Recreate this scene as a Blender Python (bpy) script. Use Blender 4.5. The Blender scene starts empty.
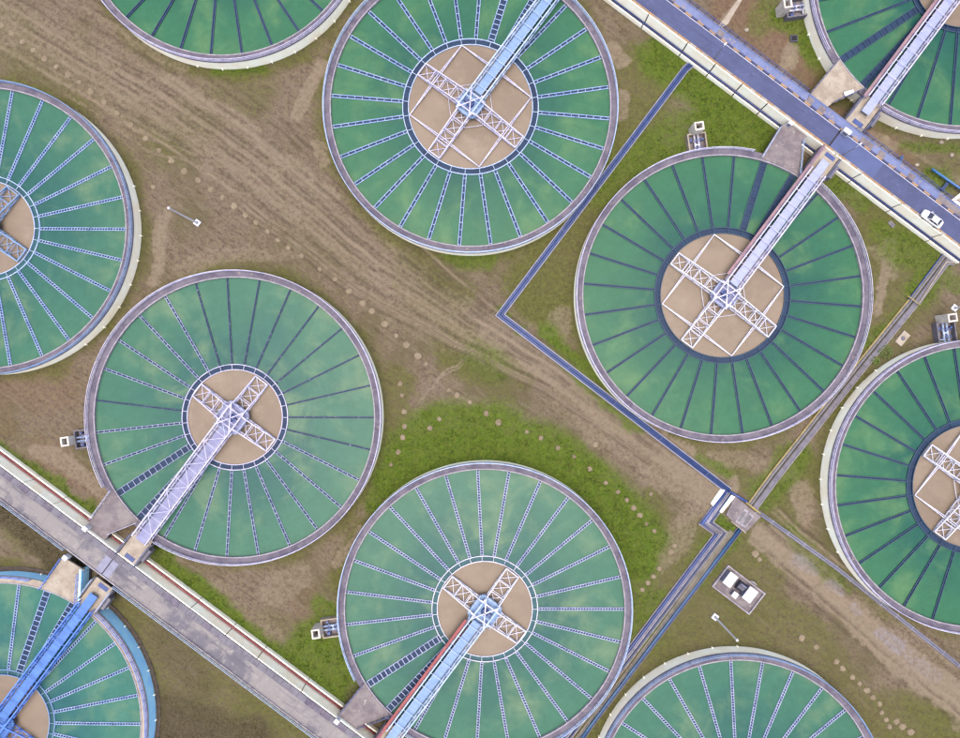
import bpy, math, random
import numpy as np
from mathutils import Vector

# ------------------------------------------------------------------ camera, sky, sun, exposure
scene = bpy.context.scene
H = 133.0            # drone height (m); 24 mm-equivalent lens looking straight down
F = 640.0            # focal length in photo pixels (960 px wide)
cam_d = bpy.data.cameras.new('camera')
cam = bpy.data.objects.new('camera', cam_d)
scene.collection.objects.link(cam)
cam.location = (0, 0, H)
cam.rotation_euler = (0, 0, 0)
cam_d.sensor_width = 36.0
cam_d.sensor_fit = 'HORIZONTAL'
cam_d.lens = 24.0
cam_d.clip_end = 9000
scene.camera = cam

SUN_EL, SUN_AZ = 86.0, 215.0
world = bpy.data.worlds.new('World')
scene.world = world
world.use_nodes = True
wn = world.node_tree.nodes
wl = world.node_tree.links
bg = wn['Background']
sky = wn.new('ShaderNodeTexSky')
sky.sky_type = 'NISHITA'
sky.sun_disc = False
sky.sun_elevation = math.radians(SUN_EL)
sky.sun_rotation = math.radians(SUN_AZ)
sky.air_density = 1.0
sky.dust_density = 6.0
sky.ozone_density = 1.0
wl.new(sky.outputs[0], bg.inputs[0])
bg.inputs[1].default_value = 0.15
sun_d = bpy.data.lights.new('sun', 'SUN')
sun_d.energy = 0.7
sun_d.angle = math.radians(40)
sun_d.color = (1.0, 0.95, 0.89)
sun = bpy.data.objects.new('sun', sun_d)
scene.collection.objects.link(sun)
_az, _el = math.radians(SUN_AZ), math.radians(SUN_EL)
_d = Vector((math.sin(_az) * math.cos(_el), math.cos(_az) * math.cos(_el), math.sin(_el)))
sun.rotation_euler = _d.to_track_quat('Z', 'Y').to_euler()
sun.location = _d * 200
scene.view_settings.view_transform = 'Standard'
scene.view_settings.look = 'None'
scene.view_settings.gamma = 1.0
scene.view_settings.use_curve_mapping = False
scene.view_settings.exposure = 1.55

rnd = random.Random(7)
PI = math.pi
R = math.radians
COL = scene.collection


# ------------------------------------------------------------------ small tools
def W(x, y, z=0.0):
    """photo pixel on the plane at height z -> world metres"""
    k = (H - z) / F
    return ((x - 480.0) * k, (369.0 - y) * k, z)


def lin(r, g, b, k=1.0):
    o = []
    for c in (r, g, b):
        c = c / 255.0
        c = c / 12.92 if c <= 0.04045 else ((c + 0.055) / 1.055) ** 2.4
        o.append(min(c * k, 0.85))
    return tuple(o)


def tag(o, label=None, cat=None, group=None, kind=None):
    if label:
        o['label'] = label
    if cat:
        o['category'] = cat
    if group:
        o['group'] = group
    if kind:
        o['kind'] = kind
    return o


def empty(name, loc=(0, 0, 0), rz=0.0):
    o = bpy.data.objects.new(name, None)
    o.empty_display_size = 0.5
    COL.objects.link(o)
    o.location = loc
    o.rotation_euler = (0, 0, rz)
    return o


def link_mesh(name, me, parent=None):
    o = bpy.data.objects.new(name, me)
    COL.objects.link(o)
    if parent:
        o.parent = parent
    return o


class MB:
    """collects faces and builds one mesh"""

    def __init__(self):
        self.v, self.f, self.m, self.cur = [], [], [], 0

    def mat(self, i):
        self.cur = i
        return self

    def face(self, idx):
        self.f.append(tuple(idx))
        self.m.append(self.cur)

    def add(self, vs, fs):
        b = len(self.v)
        self.v.extend(vs)
        for f in fs:
            self.face([b + i for i in f])

    def box(self, x0, x1, y0, y1, z0, z1):
        self.add([(x0, y0, z0), (x1, y0, z0), (x1, y1, z0), (x0, y1, z0),
                  (x0, y0, z1), (x1, y0, z1), (x1, y1, z1), (x0, y1, z1)],
                 [(3, 2, 1, 0), (4, 5, 6, 7), (0, 1, 5, 4), (1, 2, 6, 5), (2, 3, 7, 6), (3, 0, 4, 7)])

    def bbox(self, x0, x1, y0, y1, z0, z1, c=0.03):
        """box with chamfered top edges"""
        self.add([(x0, y0, z0), (x1, y0, z0), (x1, y1, z0), (x0, y1, z0),
                  (x0, y0, z1 - c), (x1, y0, z1 - c), (x1, y1, z1 - c), (x0, y1, z1 - c),
                  (x0 + c, y0 + c, z1), (x1 - c, y0 + c, z1), (x1 - c, y1 - c, z1), (x0 + c, y1 - c, z1)],
                 [(3, 2, 1, 0), (8, 9, 10, 11), (0, 1, 5, 4), (1, 2, 6, 5), (2, 3, 7, 6), (3, 0, 4, 7),
                  (4, 5, 9, 8), (5, 6, 10, 9), (6, 7, 11, 10), (7, 4, 8, 11)])

    def prism(self, poly, z0, z1):
        n = len(poly)
        a = sum(poly[i][0] * poly[(i + 1) % n][1] - poly[(i + 1) % n][0] * poly[i][1] for i in range(n))
        if a < 0:
            poly = list(reversed(poly))
        vs = [(p[0], p[1], z0) for p in poly] + [(p[0], p[1], z1) for p in poly]
        fs = [tuple(reversed(range(n))), tuple(range(n, 2 * n))]
        for i in range(n):
            j = (i + 1) % n
            fs.append((i, j, n + j, n + i))
        self.add(vs, fs)

    def bar(self, p0, p1, w, h=None, ext=0.0):
        h = h or w
        a, b = Vector(p0), Vector(p1)
        d = (b - a)
        if d.length < 1e-6:
            return
        d.normalize()
        a -= d * ext
        b += d * ext
        up = Vector((0, 0, 1)) if abs(d.z) < 0.95 else Vector((1, 0, 0))
        s = d.cross(up).normalized()
        u = s.cross(d).normalized()
        vs = []
        for p in (a, b):
            for sx, sy in ((-1, -1), (1, -1), (1, 1), (-1, 1)):
                vs.append(tuple(p + s * (w / 2 * sx) + u * (h / 2 * sy)))
        self.add(vs, [(0, 1, 2, 3), (7, 6, 5, 4), (0, 4, 5, 1), (1, 5, 6, 2), (2, 6, 7, 3), (3, 7, 4, 0)])

    def tube(self, pts, r, n=8, cap=True):
        pts = [Vector(p) for p in pts]
        rings = []
        for i, p in enumerate(pts):
            d = (pts[min(i + 1, len(pts) - 1)] - pts[max(i - 1, 0)]).normalized()
            up = Vector((0, 0, 1)) if abs(d.z) < 0.9 else Vector((1, 0, 0))
            s = d.cross(up).normalized()
            u = s.cross(d).normalized()
            k = 1.0
            if 0 < i < len(pts) - 1:
                e = (pts[i + 1] - pts[i]).normalized()
                k = 1.0 / max(0.5, d.dot(e))
            rings.append([tuple(p + s * (math.cos(2 * PI * j / n) * r * k) + u * (math.sin(2 * PI * j / n) * r)) for j in range(n)])
        b = len(self.v)
        for rg in rings:
            self.v.extend(rg)
        for i in range(len(rings) - 1):
            for j in range(n):
                k2 = (j + 1) % n
                self.face((b + i * n + j, b + (i + 1) * n + j, b + (i + 1) * n + k2, b + i * n + k2))
        if cap:
            self.face(tuple(b + j for j in range(n)))
            e = b + (len(rings) - 1) * n
            self.face(tuple(e + j for j in reversed(range(n))))

    def lathe(self, prof, n=144, a0=0.0, a1=2 * PI, closed_profile=True):
        """revolve a closed (r,z) profile about Z"""
        full = abs(a1 - a0 - 2 * PI) < 1e-6
        cnt = n if full else n + 1
        m = len(prof)
        b = len(self.v)
        for i in range(cnt):
            a = a0 + (a1 - a0) * i / n
            c, s = math.cos(a), math.sin(a)
            for (r, z) in prof:
                self.v.append((r * c, r * s, z))
        for i in range(n):
            i2 = (i + 1) % cnt
            for j in range(m if closed_profile else m - 1):
                j2 = (j + 1) % m
                self.face((b + i * m + j, b + i * m + j2, b + i2 * m + j2, b + i2 * m + j))
        if not full and closed_profile:
            self.face(tuple(b + j for j in range(m)))
            self.face(tuple(b + (cnt - 1) * m + j for j in reversed(range(m))))

    def mesh(self, name, mats, smooth=False):
        me = bpy.data.meshes.new(name)
        me.from_pydata(self.v, [], self.f)
        if not isinstance(mats, (list, tuple)):
            mats = [mats]
        for m in mats:
            me.materials.append(m)
        me.polygons.foreach_set('material_index', self.m)
        if smooth:
            me.polygons.foreach_set('use_smooth', [True] * len(self.f))
        me.update()
        return me

    def build(self, name, mats, parent=None, smooth=False):
        return link_mesh(name, self.mesh(name, mats, smooth), parent)


# ------------------------------------------------------------------ materials
def nodes_of(m):
    return m.node_tree.nodes, m.node_tree.links


def new_mat(name):
    m = bpy.data.materials.new(name)
    m.use_nodes = True
    return m


def N(ns, typ, **kw):
    n = ns.new(typ)
    for k, v in kw.items():
        setattr(n, k, v)
    return n


def mixc(ns, ls, fac, a, b):
    n = ns.new('ShaderNodeMix')
    n.data_type = 'RGBA'
    if hasattr(fac, 'is_linked'):
        ls.new(fac, n.inputs[0])
    else:
        n.inputs[0].default_value = fac
    for s, i in ((a, 6), (b, 7)):
        if hasattr(s, 'is_linked'):
            ls.new(s, n.inputs[i])
        else:
            n.inputs[i].default_value = (s[0], s[1], s[2], 1)
    return n.outputs[2]


def ramp(ns, ls, src, lo, hi):
    n = ns.new('ShaderNodeMapRange')
    n.inputs[1].default_value = lo
    n.inputs[2].default_value = hi
    n.interpolation_type = 'SMOOTHSTEP'
    ls.new(src, n.inputs[0])
    return n.outputs[0]


def noise(ns, ls, co, scale, detail=4, rough=0.6, stretch=None, rot=0.0, dist=0.0):
    n = ns.new('ShaderNodeTexNoise')
    n.inputs['Scale'].default_value = scale
    n.inputs['Detail'].default_value = detail
    n.inputs['Roughness'].default_value = rough
    n.inputs['Distortion'].default_value = dist
    if stretch:
        mp = ns.new('ShaderNodeMapping')
        mp.vector_type = 'TEXTURE'
        mp.inputs['Rotation'].default_value = (0, 0, rot)
        mp.inputs['Scale'].default_value = stretch
        ls.new(co, mp.inputs[0])
        ls.new(mp.outputs[0], n.inputs['Vector'])
    else:
        ls.new(co, n.inputs['Vector'])
    return n.outputs['Fac']


def surf(name, c1, c2, scale=0.6, rough=0.8, lo=0.35, hi=0.65, c3=None, s3=3.0, lo3=0.55, hi3=0.75, metal=0.0,
         bump=0.15, bscale=8.0, spec=0.4):
    """painted or mineral surface: two tones in soft patches, optional third tone for dirt, fine relief"""
    m = new_mat(name)
    ns, ls = nodes_of(m)
    b = ns['Principled BSDF']
    g = ns.new('ShaderNodeNewGeometry')
    co = g.outputs['Position']
    f = ramp(ns, ls, noise(ns, ls, co, scale, 6, 0.65), lo, hi)
    col = mixc(ns, ls, f, c1, c2)
    if c3:
        f3 = ramp(ns, ls, noise(ns, ls, co, s3, 5, 0.7), lo3, hi3)
        col = mixc(ns, ls, f3, col, c3)
    ls.new(col, b.inputs['Base Color'])
    b.inputs['Roughness'].default_value = rough
    b.inputs['Metallic'].default_value = metal
    b.inputs['Specular IOR Level'].default_value = spec
    if bump > 0:
        bp = ns.new('ShaderNodeBump')
        bp.inputs['Strength'].default_value = bump
        bp.inputs['Distance'].default_value = 0.05
        ls.new(noise(ns, ls, co, bscale, 3), bp.inputs['Height'])
        ls.new(bp.outputs[0], b.inputs['Normal'])
    return m


K = 0.32   # horizontal surfaces show about twice their base colour at this exposure
M = {}
M['conc_walk'] = surf('walkway_concrete', lin(146, 138, 154, K), lin(108, 101, 124, K), 0.5, 0.9,
                      c3=lin(178, 166, 160, K), s3=1.0, lo3=0.56, hi3=0.7)
M['conc_wall'] = surf('pale_render_wall', lin(253, 245, 226, 0.95), lin(238, 227, 203, 0.95), 0.25, 0.85,
                      c3=lin(204, 192, 170, 0.92), s3=0.9, lo3=0.6, hi3=0.85)
M['conc_kerb'] = surf('kerb_concrete', lin(214, 206, 216, K), lin(176, 168, 184, K), 0.9, 0.85)
M['conc_cream'] = surf('cream_concrete', lin(220, 208, 190, K), lin(190, 174, 156, K), 0.5, 0.9,
                       c3=lin(160, 146, 140, K), s3=1.1, lo3=0.58, hi3=0.72)
M['conc_shaft'] = surf('shaft_concrete', lin(222, 214, 204, 0.6), lin(196, 186, 176, 0.6), 0.7, 0.9, c3=lin(150, 142, 136, 0.5), s3=1.2)
M['conc_grey'] = surf('weathered_concrete', lin(172, 162, 162, K), lin(140, 128, 134, K), 0.45, 0.92,
                      c3=lin(212, 204, 200, K), s3=0.8, lo3=0.6, hi3=0.7)
M['conc_deck'] = surf('stained_deck_concrete', lin(174, 168, 168, K), lin(134, 130, 142, K), 0.14, 0.9, lo=0.47, hi=0.6,
                      c3=lin(196, 190, 186, K), s3=0.6, lo3=0.5, hi3=0.75)
M['conc_lav'] = surf('lavender_concrete', lin(152, 149, 162, K), lin(130, 126, 140, K), 0.6, 0.9,
                     c3=lin(174, 166, 176, K), s3=1.5)
M['blue_wall'] = surf('blue_painted_wall', lin(158, 212, 255, 1.0), lin(140, 198, 252, 1.0), 0.4, 0.6,
                      c3=lin(160, 212, 255, 0.95), s3=1.5)
M['asphalt'] = surf('bluish_asphalt', lin(98, 107, 154, K), lin(87, 95, 138, K), 0.2, 0.85,
                    c3=lin(116, 124, 180, K), s3=1.2, bump=0.3, bscale=20)


def wear(m, rot, stretch, lo, hi, tint, k):
    ns, ls = nodes_of(m)
    b = ns['Principled BSDF']
    src = b.inputs['Base Color'].links[0].from_socket
    g = ns.new('ShaderNodeNewGeometry')
    f = ramp(ns, ls, noise(ns, ls, g.outputs['Position'], 1.0, 5, 0.65, stretch=stretch, rot=rot), lo, hi)
    mu = ns.new('ShaderNodeMath'); mu.operation = 'MULTIPLY'; mu.inputs[1].default_value = k
    ls.new(f, mu.inputs[0])
    ls.new(mixc(ns, ls, mu.outputs[0], src, tint), b.inputs['Base Color'])


wear(M['asphalt'], math.atan2(-0.6, 0.8), (14, 0.9, 1), 0.5, 0.7, lin(78, 84, 132, K), 0.7)
wear(M['asphalt'], math.atan2(-0.6, 0.8), (5, 1.6, 1), 0.58, 0.72, lin(126, 132, 182, K), 0.6)
wear(M['conc_deck'], math.atan2(-0.6, 0.8), (9, 1.2, 1), 0.52, 0.66, lin(112, 108, 122, K), 0.6)
M['asphalt_new'] = surf('bluish_asphalt_patch', lin(108, 122, 176, K), lin(98, 111, 162, K), 0.25, 0.85, bump=0.3, bscale=20)
M['walk_blue'] = surf('blue_grey_pavement', lin(150, 164, 214, K), lin(126, 140, 194, K), 0.4, 0.85,
                      c3=lin(176, 168, 184, K), s3=0.8, lo3=0.55, hi3=0.62)
M['kerb_orange'] = surf('orange_kerb_paint', lin(212, 170, 122, K), lin(186, 152, 122, K), 0.9, 0.8)
M['kerb_dark'] = surf('dark_kerb_paint', lin(64, 72, 118, K), lin(96, 100, 140, K), 0.9, 0.8)
M['joint'] = surf('dark_joint', lin(60, 56, 70, K), lin(44, 42, 54, K), 1.0, 0.95, bump=0)
M['ledge'] = surf('ledge_concrete', lin(118, 114, 140, K), lin(98, 96, 122, K), 0.5, 0.9)
M['red_paint'] = surf('faded_red_paint', lin(204, 108, 112, K), lin(184, 96, 100, K), 0.4, 0.7, c3=lin(214, 160, 156, K), s3=0.6, lo3=0.55, hi3=0.7)
M['pink_paint'] = surf('pinkish_paint', lin(200, 160, 170, K), lin(170, 138, 156, K), 0.5, 0.7)
M['white_paint'] = surf('white_paint', lin(238, 238, 250, 0.46), lin(214, 214, 240, 0.46), 0.8, 0.5, bump=0, c3=lin(164, 174, 204, 0.44), s3=0.7, lo3=0.5, hi3=0.72)
M['lav_paint'] = surf('lavender_white_paint', lin(226, 222, 246, 0.46), lin(196, 194, 234, 0.46), 0.8, 0.5, bump=0, c3=lin(164, 174, 204, 0.44), s3=0.7, lo3=0.5, hi3=0.72)
M['ice_paint'] = surf('ice_blue_paint', lin(204, 222, 250, 0.46), lin(172, 200, 246, 0.46), 0.8, 0.5, bump=0, c3=lin(164, 174, 204, 0.44), s3=0.7, lo3=0.5, hi3=0.72)
M['blue_paint'] = surf('bright_blue_paint', lin(92, 146, 246, 0.45), lin(74, 128, 232, 0.45), 0.8, 0.5, bump=0)
M['sky_paint'] = surf('sky_blue_paint', lin(160, 198, 246, K), lin(140, 180, 236, K), 0.5, 0.55, bump=0)
M['deck_lav'] = surf('pale_lavender_deck', lin(196, 204, 242, 0.36), lin(178, 188, 234, 0.36), 0.5, 0.55, bump=0)
M['deck_mauve'] = surf('mauve_deck', lin(176, 180, 226, K), lin(158, 162, 212, K), 0.5, 0.55, bump=0)
M['deck_blue'] = surf('strong_blue_deck', lin(100, 160, 242, K), lin(84, 142, 232, K), 0.5, 0.55, bump=0)
M['navy'] = surf('navy_paint', lin(44, 80, 132, K), lin(36, 66, 114, K), 0.8, 0.6, bump=0)
M['navy_teal'] = surf('dark_teal_paint', lin(40, 86, 124, K), lin(34, 72, 108, K), 0.8, 0.6, bump=0)
M['pipe_blue'] = surf('blue_pipe_paint', lin(72, 100, 176, K), lin(58, 82, 152, K), 0.6, 0.45, c3=lin(96, 124, 190, K), s3=1.0, bump=0)
M['pipe_bright'] = surf('bright_blue_pipe_paint', lin(92, 160, 236, K), lin(70, 130, 214, K), 0.6, 0.4, bump=0)
M['pipe_teal'] = surf('teal_blue_pipe_paint', lin(74, 124, 170, K), lin(56, 98, 150, K), 0.5, 0.5, bump=0)
M['yellow'] = surf('faded_yellow_paint', lin(220, 196, 122, K), lin(190, 170, 118, K), 0.6, 0.7, bump=0)
M['launder_dim'] = surf('dull_blue_paint', lin(52, 84, 136, K), lin(44, 70, 120, K), 0.8, 0.6, c3=lin(170, 176, 210, K), s3=1.4, lo3=0.56, hi3=0.66, bump=0)
M['peri_paint'] = surf('periwinkle_paint', lin(206, 212, 246, 0.44), lin(178, 188, 234, 0.44), 0.6, 0.6, bump=0, c3=lin(140, 154, 200, 0.4), s3=0.8, lo3=0.5, hi3=0.7)
M['cornflower_paint'] = surf('cornflower_paint', lin(186, 208, 250, 0.44), lin(154, 184, 244, 0.44), 0.6, 0.6, bump=0, c3=lin(124, 150, 206, 0.4), s3=0.8, lo3=0.52, hi3=0.7)
M['galv'] = surf('galvanised_steel', lin(206, 206, 224, K), lin(180, 180, 204, K), 1.0, 0.45, metal=0.2, bump=0)
M['dark'] = surf('dark_opening', lin(40, 38, 48, K), lin(30, 30, 40, K), 1.0, 0.9, bump=0)
M['channel_dark'] = surf('dark_channel_water', lin(40, 74, 112, K), lin(32, 60, 98, K), 0.5, 0.6, bump=0, spec=0.2)
M['channel_teal'] = surf('teal_channel_water', lin(58, 118, 126, K), lin(44, 98, 112, K), 0.4, 0.5, bump=0, spec=0.2)
M['gravel'] = surf('khaki_gravel', lin(160, 152, 134, K), lin(132, 126, 112, K), 0.6, 0.95, c3=lin(110, 116, 66, K), s3=0.9, lo3=0.55, hi3=0.7,
                   bump=0.5, bscale=10)
M['mound'] = surf('pale_dry_soil', lin(180, 163, 137, K), lin(160, 143, 117, K), 0.4, 1.0, c3=lin(150, 132, 102, K), s3=3.0, lo3=0.5, bump=0.5)
M['roof_white'] = surf('white_sheet_roof', lin(246, 246, 252, 0.5), lin(232, 232, 242, 0.5), 0.7, 0.5, bump=0)
M['cab_grey'] = surf('grey_cabinet_paint', lin(170, 172, 200, K), lin(150, 152, 182, K), 0.9, 0.5, bump=0)
M['trafo'] = surf('dark_transformer_paint', lin(96, 98, 122, K), lin(80, 82, 104, K), 0.9, 0.5, bump=0)
M['car_paint'] = surf('white_car_paint', lin(250, 250, 252, 0.5), lin(244, 244, 248, 0.5), 0.5, 0.2, bump=0, spec=0.6)
M['car_glass'] = surf('car_glass', lin(40, 52, 84, K), lin(34, 44, 72, K), 0.5, 0.08, bump=0, spec=0.7)
M['rubber'] = surf('black_rubber', lin(40, 40, 44, K), lin(30, 30, 34, K), 1.0, 0.9, bump=0)
M['lamp_red'] = surf('red_lamp_lens', lin(190, 40, 40, K), lin(170, 30, 30, K), 1.0, 0.3, bump=0)
M['leaf'] = surf('weed_leaves', lin(126, 150, 50, K), lin(88, 118, 34, K), 1.5, 0.7, bump=0)
M['stone'] = surf('grey_stone', lin(160, 156, 158, K), lin(130, 126, 130, K), 0.9, 0.95)


def water_mat(name, base, light, deep):
    """murky water; the tank floor falls towards the centre, so the colour turns deeper there"""
    m = new_mat(name)
    ns, ls = nodes_of(m)
    b = ns['Principled BSDF']
    g = ns.new('ShaderNodeNewGeometry')
    co = g.outputs['Position']
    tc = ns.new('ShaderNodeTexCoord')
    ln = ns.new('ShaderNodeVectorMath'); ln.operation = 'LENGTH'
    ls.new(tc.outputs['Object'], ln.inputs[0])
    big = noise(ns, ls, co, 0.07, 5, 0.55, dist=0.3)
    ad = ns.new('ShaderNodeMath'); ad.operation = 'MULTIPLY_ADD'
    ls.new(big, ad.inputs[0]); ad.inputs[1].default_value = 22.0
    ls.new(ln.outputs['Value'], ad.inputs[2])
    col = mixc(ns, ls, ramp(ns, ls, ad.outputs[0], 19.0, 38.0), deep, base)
    f2 = ramp(ns, ls, noise(ns, ls, co, 0.11, 6, 0.6, dist=0.4), 0.46, 0.74)
    col = mixc(ns, ls, f2, col, light)
    f3 = noise(ns, ls, co, 0.5, 6, 0.7, dist=0.5)
    hs = ns.new('ShaderNodeHueSaturation')
    mr = ns.new('ShaderNodeMapRange')
    mr.inputs[1].default_value = 0.3
    mr.inputs[2].default_value = 0.7
    mr.inputs[3].default_value = 0.9
    mr.inputs[4].default_value = 1.1
    ls.new(f3, mr.inputs[0])
    ls.new(mr.outputs[0], hs.inputs['Value'])
    ls.new(col, hs.inputs['Color'])
    sc = ramp(ns, ls, noise(ns, ls, co, 0.8, 8, 0.8, dist=1.2), 0.66, 0.80)
    mu = ns.new('ShaderNodeMath'); mu.operation = 'MULTIPLY'; mu.inputs[1].default_value = 0.35
    ls.new(sc, mu.inputs[0])
    col = mixc(ns, ls, mu.outputs[0], hs.outputs[0], lin(150, 176, 140, K))
    ls.new(col, b.inputs['Base Color'])
    b.inputs['Roughness'].default_value = 0.35
    b.inputs['Specular IOR Level'].default_value = 0.1
    bp = ns.new('ShaderNodeBump')
    bp.inputs['Strength'].default_value = 0.25
    bp.inputs['Distance'].default_value = 0.08
    ls.new(noise(ns, ls, co, 1.6, 4, 0.6), bp.inputs['Height'])
    ls.new(bp.outputs[0], b.inputs['Normal'])
    return m


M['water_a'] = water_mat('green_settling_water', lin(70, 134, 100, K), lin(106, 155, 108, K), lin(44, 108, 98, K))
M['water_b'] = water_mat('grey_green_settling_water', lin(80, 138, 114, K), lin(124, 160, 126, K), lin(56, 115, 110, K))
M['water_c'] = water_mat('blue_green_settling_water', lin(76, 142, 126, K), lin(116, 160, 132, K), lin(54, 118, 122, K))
M['sludge'] = surf('brown_feed_water', lin(168, 147, 125, K), lin(150, 130, 108, K), 0.1, 0.6, c3=lin(178, 159, 138, K), s3=0.22, lo3=0.5, hi3=0.8, bump=0.03, bscale=1.5)

# ------------------------------------------------------------------ site layout (metres, from the photo)
AX = math.atan2(0.8, 0.6)               # all bridges run along this axis (53.1 deg)
U = (0.8, -0.6)                         # along the roads
V = (0.6, 0.8)                          # across the roads
RIM = 3.2                               # height of the tank rim
WAT = 2.75                              # water level
RO = 29.87                              # outer radius of the rim
RI = 28.36                              # inner edge of the rim walkway


def uv(u, v):
    return (u * U[0] + v * V[0], u * U[1] + v * V[1])


def to_uv(x, y):
    return (x * U[0] + y * U[1], x * V[0] + y * V[1])


# name: photo centre of the rim circle, bridge direction (+1 up-right, -1 down-left), type, side of the wide launders
TANKS = [
    dict(id='T1', c=(470.5, 106.2), d=1, typ='A', side=1, light=True),
    dict(id='T2', c=(722.9, 295.2), d=1, typ='A', side=1, light=False),
    dict(id='T3', c=(234.4, 417.3), d=-1, typ='B', side=-1, light=None),
    dict(id='T4', c=(484.8, 609.3), d=-1, typ='B', side=-1, light=True),
    dict(id='T5', c=(-14.0, 228.0), d=-1, typ='B', side=-1, light=True),
    dict(id='T6', c=(221.5, -84.8), d=1, typ='A', side=1, light=False),
    dict(id='T7', c=(963.0, -21.0), d=-1, typ='C', side=-1, light=False, sc=1.05, n=28),
    dict(id='T8', c=(975.5, 486.5), d=1, typ='A', side=1, light=False),
    dict(id='T9', c=(738.5, 800.0), d=-1, typ='B', side=-1, light=True),
    dict(id='T10', c=(1.0, 723.0), d=1, typ='B', side=1, light='blue', n=30),
]
for t in TANKS:
    t['w'] = W(t['c'][0], t['c'][1], RIM)
    t['ang'] = AX if t['d'] > 0 else AX + PI

# ------------------------------------------------------------------ ground with soil / grass map
_rng = np.random.RandomState(11)


def vnoise(x, y, scale, seed):
    r = np.random.RandomState(seed)
    lat = r.rand(256, 256)
    xx, yy = x * scale + 1000.3, y * scale + 1000.7
    xi, yi = np.floor(xx).astype(int), np.floor(yy).astype(int)
    fx, fy = xx - xi, yy - yi
    fx, fy = fx * fx * (3 - 2 * fx), fy * fy * (3 - 2 * fy)
    a = lat[xi % 256, yi % 256]
    b = lat[(xi + 1) % 256, yi % 256]
    c = lat[xi % 256, (yi + 1) % 256]
    d = lat[(xi + 1) % 256, (yi + 1) % 256]
    return (a * (1 - fx) + b * fx) * (1 - fy) + (c * (1 - fx) + d * fx) * fy


def fbm(x, y, scale, seed, octs=4):
    s, a, t = 0, 1.0, 0
    for o in range(octs):
        s = s + a * vnoise(x, y, scale * 2 ** o, seed + o)
        t += a
        a *= 0.55
    return s / t


def sstep(a, b, x):
    t = np.clip((x - a) / (b - a), 0, 1)
    return t * t * (3 - 2 * t)


def dist_poly(px, py, pts):
    d = np.full(px.shape, 1e9)
    for (x0, y0), (x1, y1) in zip(pts[:-1], pts[1:]):
        dx, dy = x1 - x0, y1 - y0
        L = dx * dx + dy * dy + 1e-9
        t = np.clip(((px - x0) * dx + (py - y0) * dy) / L, 0, 1)
        d = np.minimum(d, np.hypot(px - (x0 + t * dx), py - (y0 + t * dy)))
    return d


def in_poly(px, py, poly):
    """signed-ish: distance inside positive, outside negative"""
    ins = np.zeros(px.shape, bool)
    n = len(poly)
    for i in range(n):
        x0, y0 = poly[i]
        x1, y1 = poly[(i + 1) % n]
        c = ((y0 > py) != (y1 > py)) & (px < (x1 - x0) * (py - y0) / (y1 - y0 + 1e-12) + x0)
        ins ^= c
    d = dist_poly(px, py, list(poly) + [poly[0]])
    return np.where(ins, d, -d)


# strokes in photo pixels on the ground plane: (points, half width, softness, strength)
LUSH = [
    ([(400, 470), (430, 430), (490, 432), (560, 455), (610, 495), (640, 545)], 13, 24, 0.95),
    ([(372, 505), (400, 462)], 5, 15, 0.8),
    ([(640, 545), (640, 640)], 6, 21, 0.6),
    ([(0, 447), (100, 522)], 5, 9, 0.85),
    ([(160, 568), (330, 694)], 7, 14, 1.0),
    ([(150, 560), (172, 545)], 6, 12, 0.8),
    ([(318, 650), (330, 672)], 18, 24, 0.9),
    ([(322, 606), (334, 640)], 6, 12, 0.8),
    ([(660, 60), (755, 118)], 13, 24, 0.95),
    ([(720, 128), (760, 130)], 19, 27, 1.0),
    ([(690, 140), (655, 160)], 16, 33, 0.8),
    ([(600, 190), (640, 150)], 8, 21, 0.6),
    ([(548, 330), (585, 375), (640, 425)], 5, 12, 0.85),
    ([(474, 354), (496, 370)], 6, 20, 0.55),
    ([(500, 312), (520, 330)], 3, 8, 0.8),
    ([(486, 258), (450, 256)], 5, 10, 0.7),
    ([(215, 70), (262, 70)], 2, 6, 0.8),
    ([(800, 40), (815, 58)], 6, 12, 0.8),
    ([(780, 15), (800, 34)], 6, 12, 0.8),
    ([(762, 22), (770, 4)], 6, 12, 0.5),
    ([(932, 176), (945, 182)], 6, 10, 0.7),
    ([(905, 148), (960, 150)], 4, 9, 0.6),
    ([(835, 180), (860, 200)], 6, 12, 0.7),
    ([(900, 248), (935, 262), (920, 290)], 10, 18, 0.7),
    ([(850, 345), (900, 320)], 5, 10, 0.6),
    ([(880, 228), (960, 285)], 4, 9, 0.6),
    ([(722, 540), (700, 575)], 6, 15, 0.8),
    ([(660, 605), (640, 640)], 5, 12, 0.7),
    ([(760, 495), (800, 455)], 7, 15, 0.7),
    ([(718, 520), (726, 530)], 4, 6, 0.9),
    ([(700, 460), (724, 476)], 2, 8, 0.7),
    ([(790, 530), (815, 560), (850, 590)], 4, 12, 0.6),
    ([(600, 655), (580, 690)], 3, 9, 0.6),
    ([(690, 60), (676, 84)], 8, 14, 0.7),
    ([(60, 572), (90, 560)], 2, 8, 0.4),
]
LUSH.append(([(484.8 + 160 * math.cos(R(a)), 606 - 160 * math.sin(R(a))) for a in range(15, 131, 8)], 9, 20, 1.25))
LUSH.append(([(660, 62), (700, 90), (760, 126)], 8, 14, 1.2))
LUSH.append(([(170, 574), (325, 690)], 5, 10, 1.2))
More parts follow.
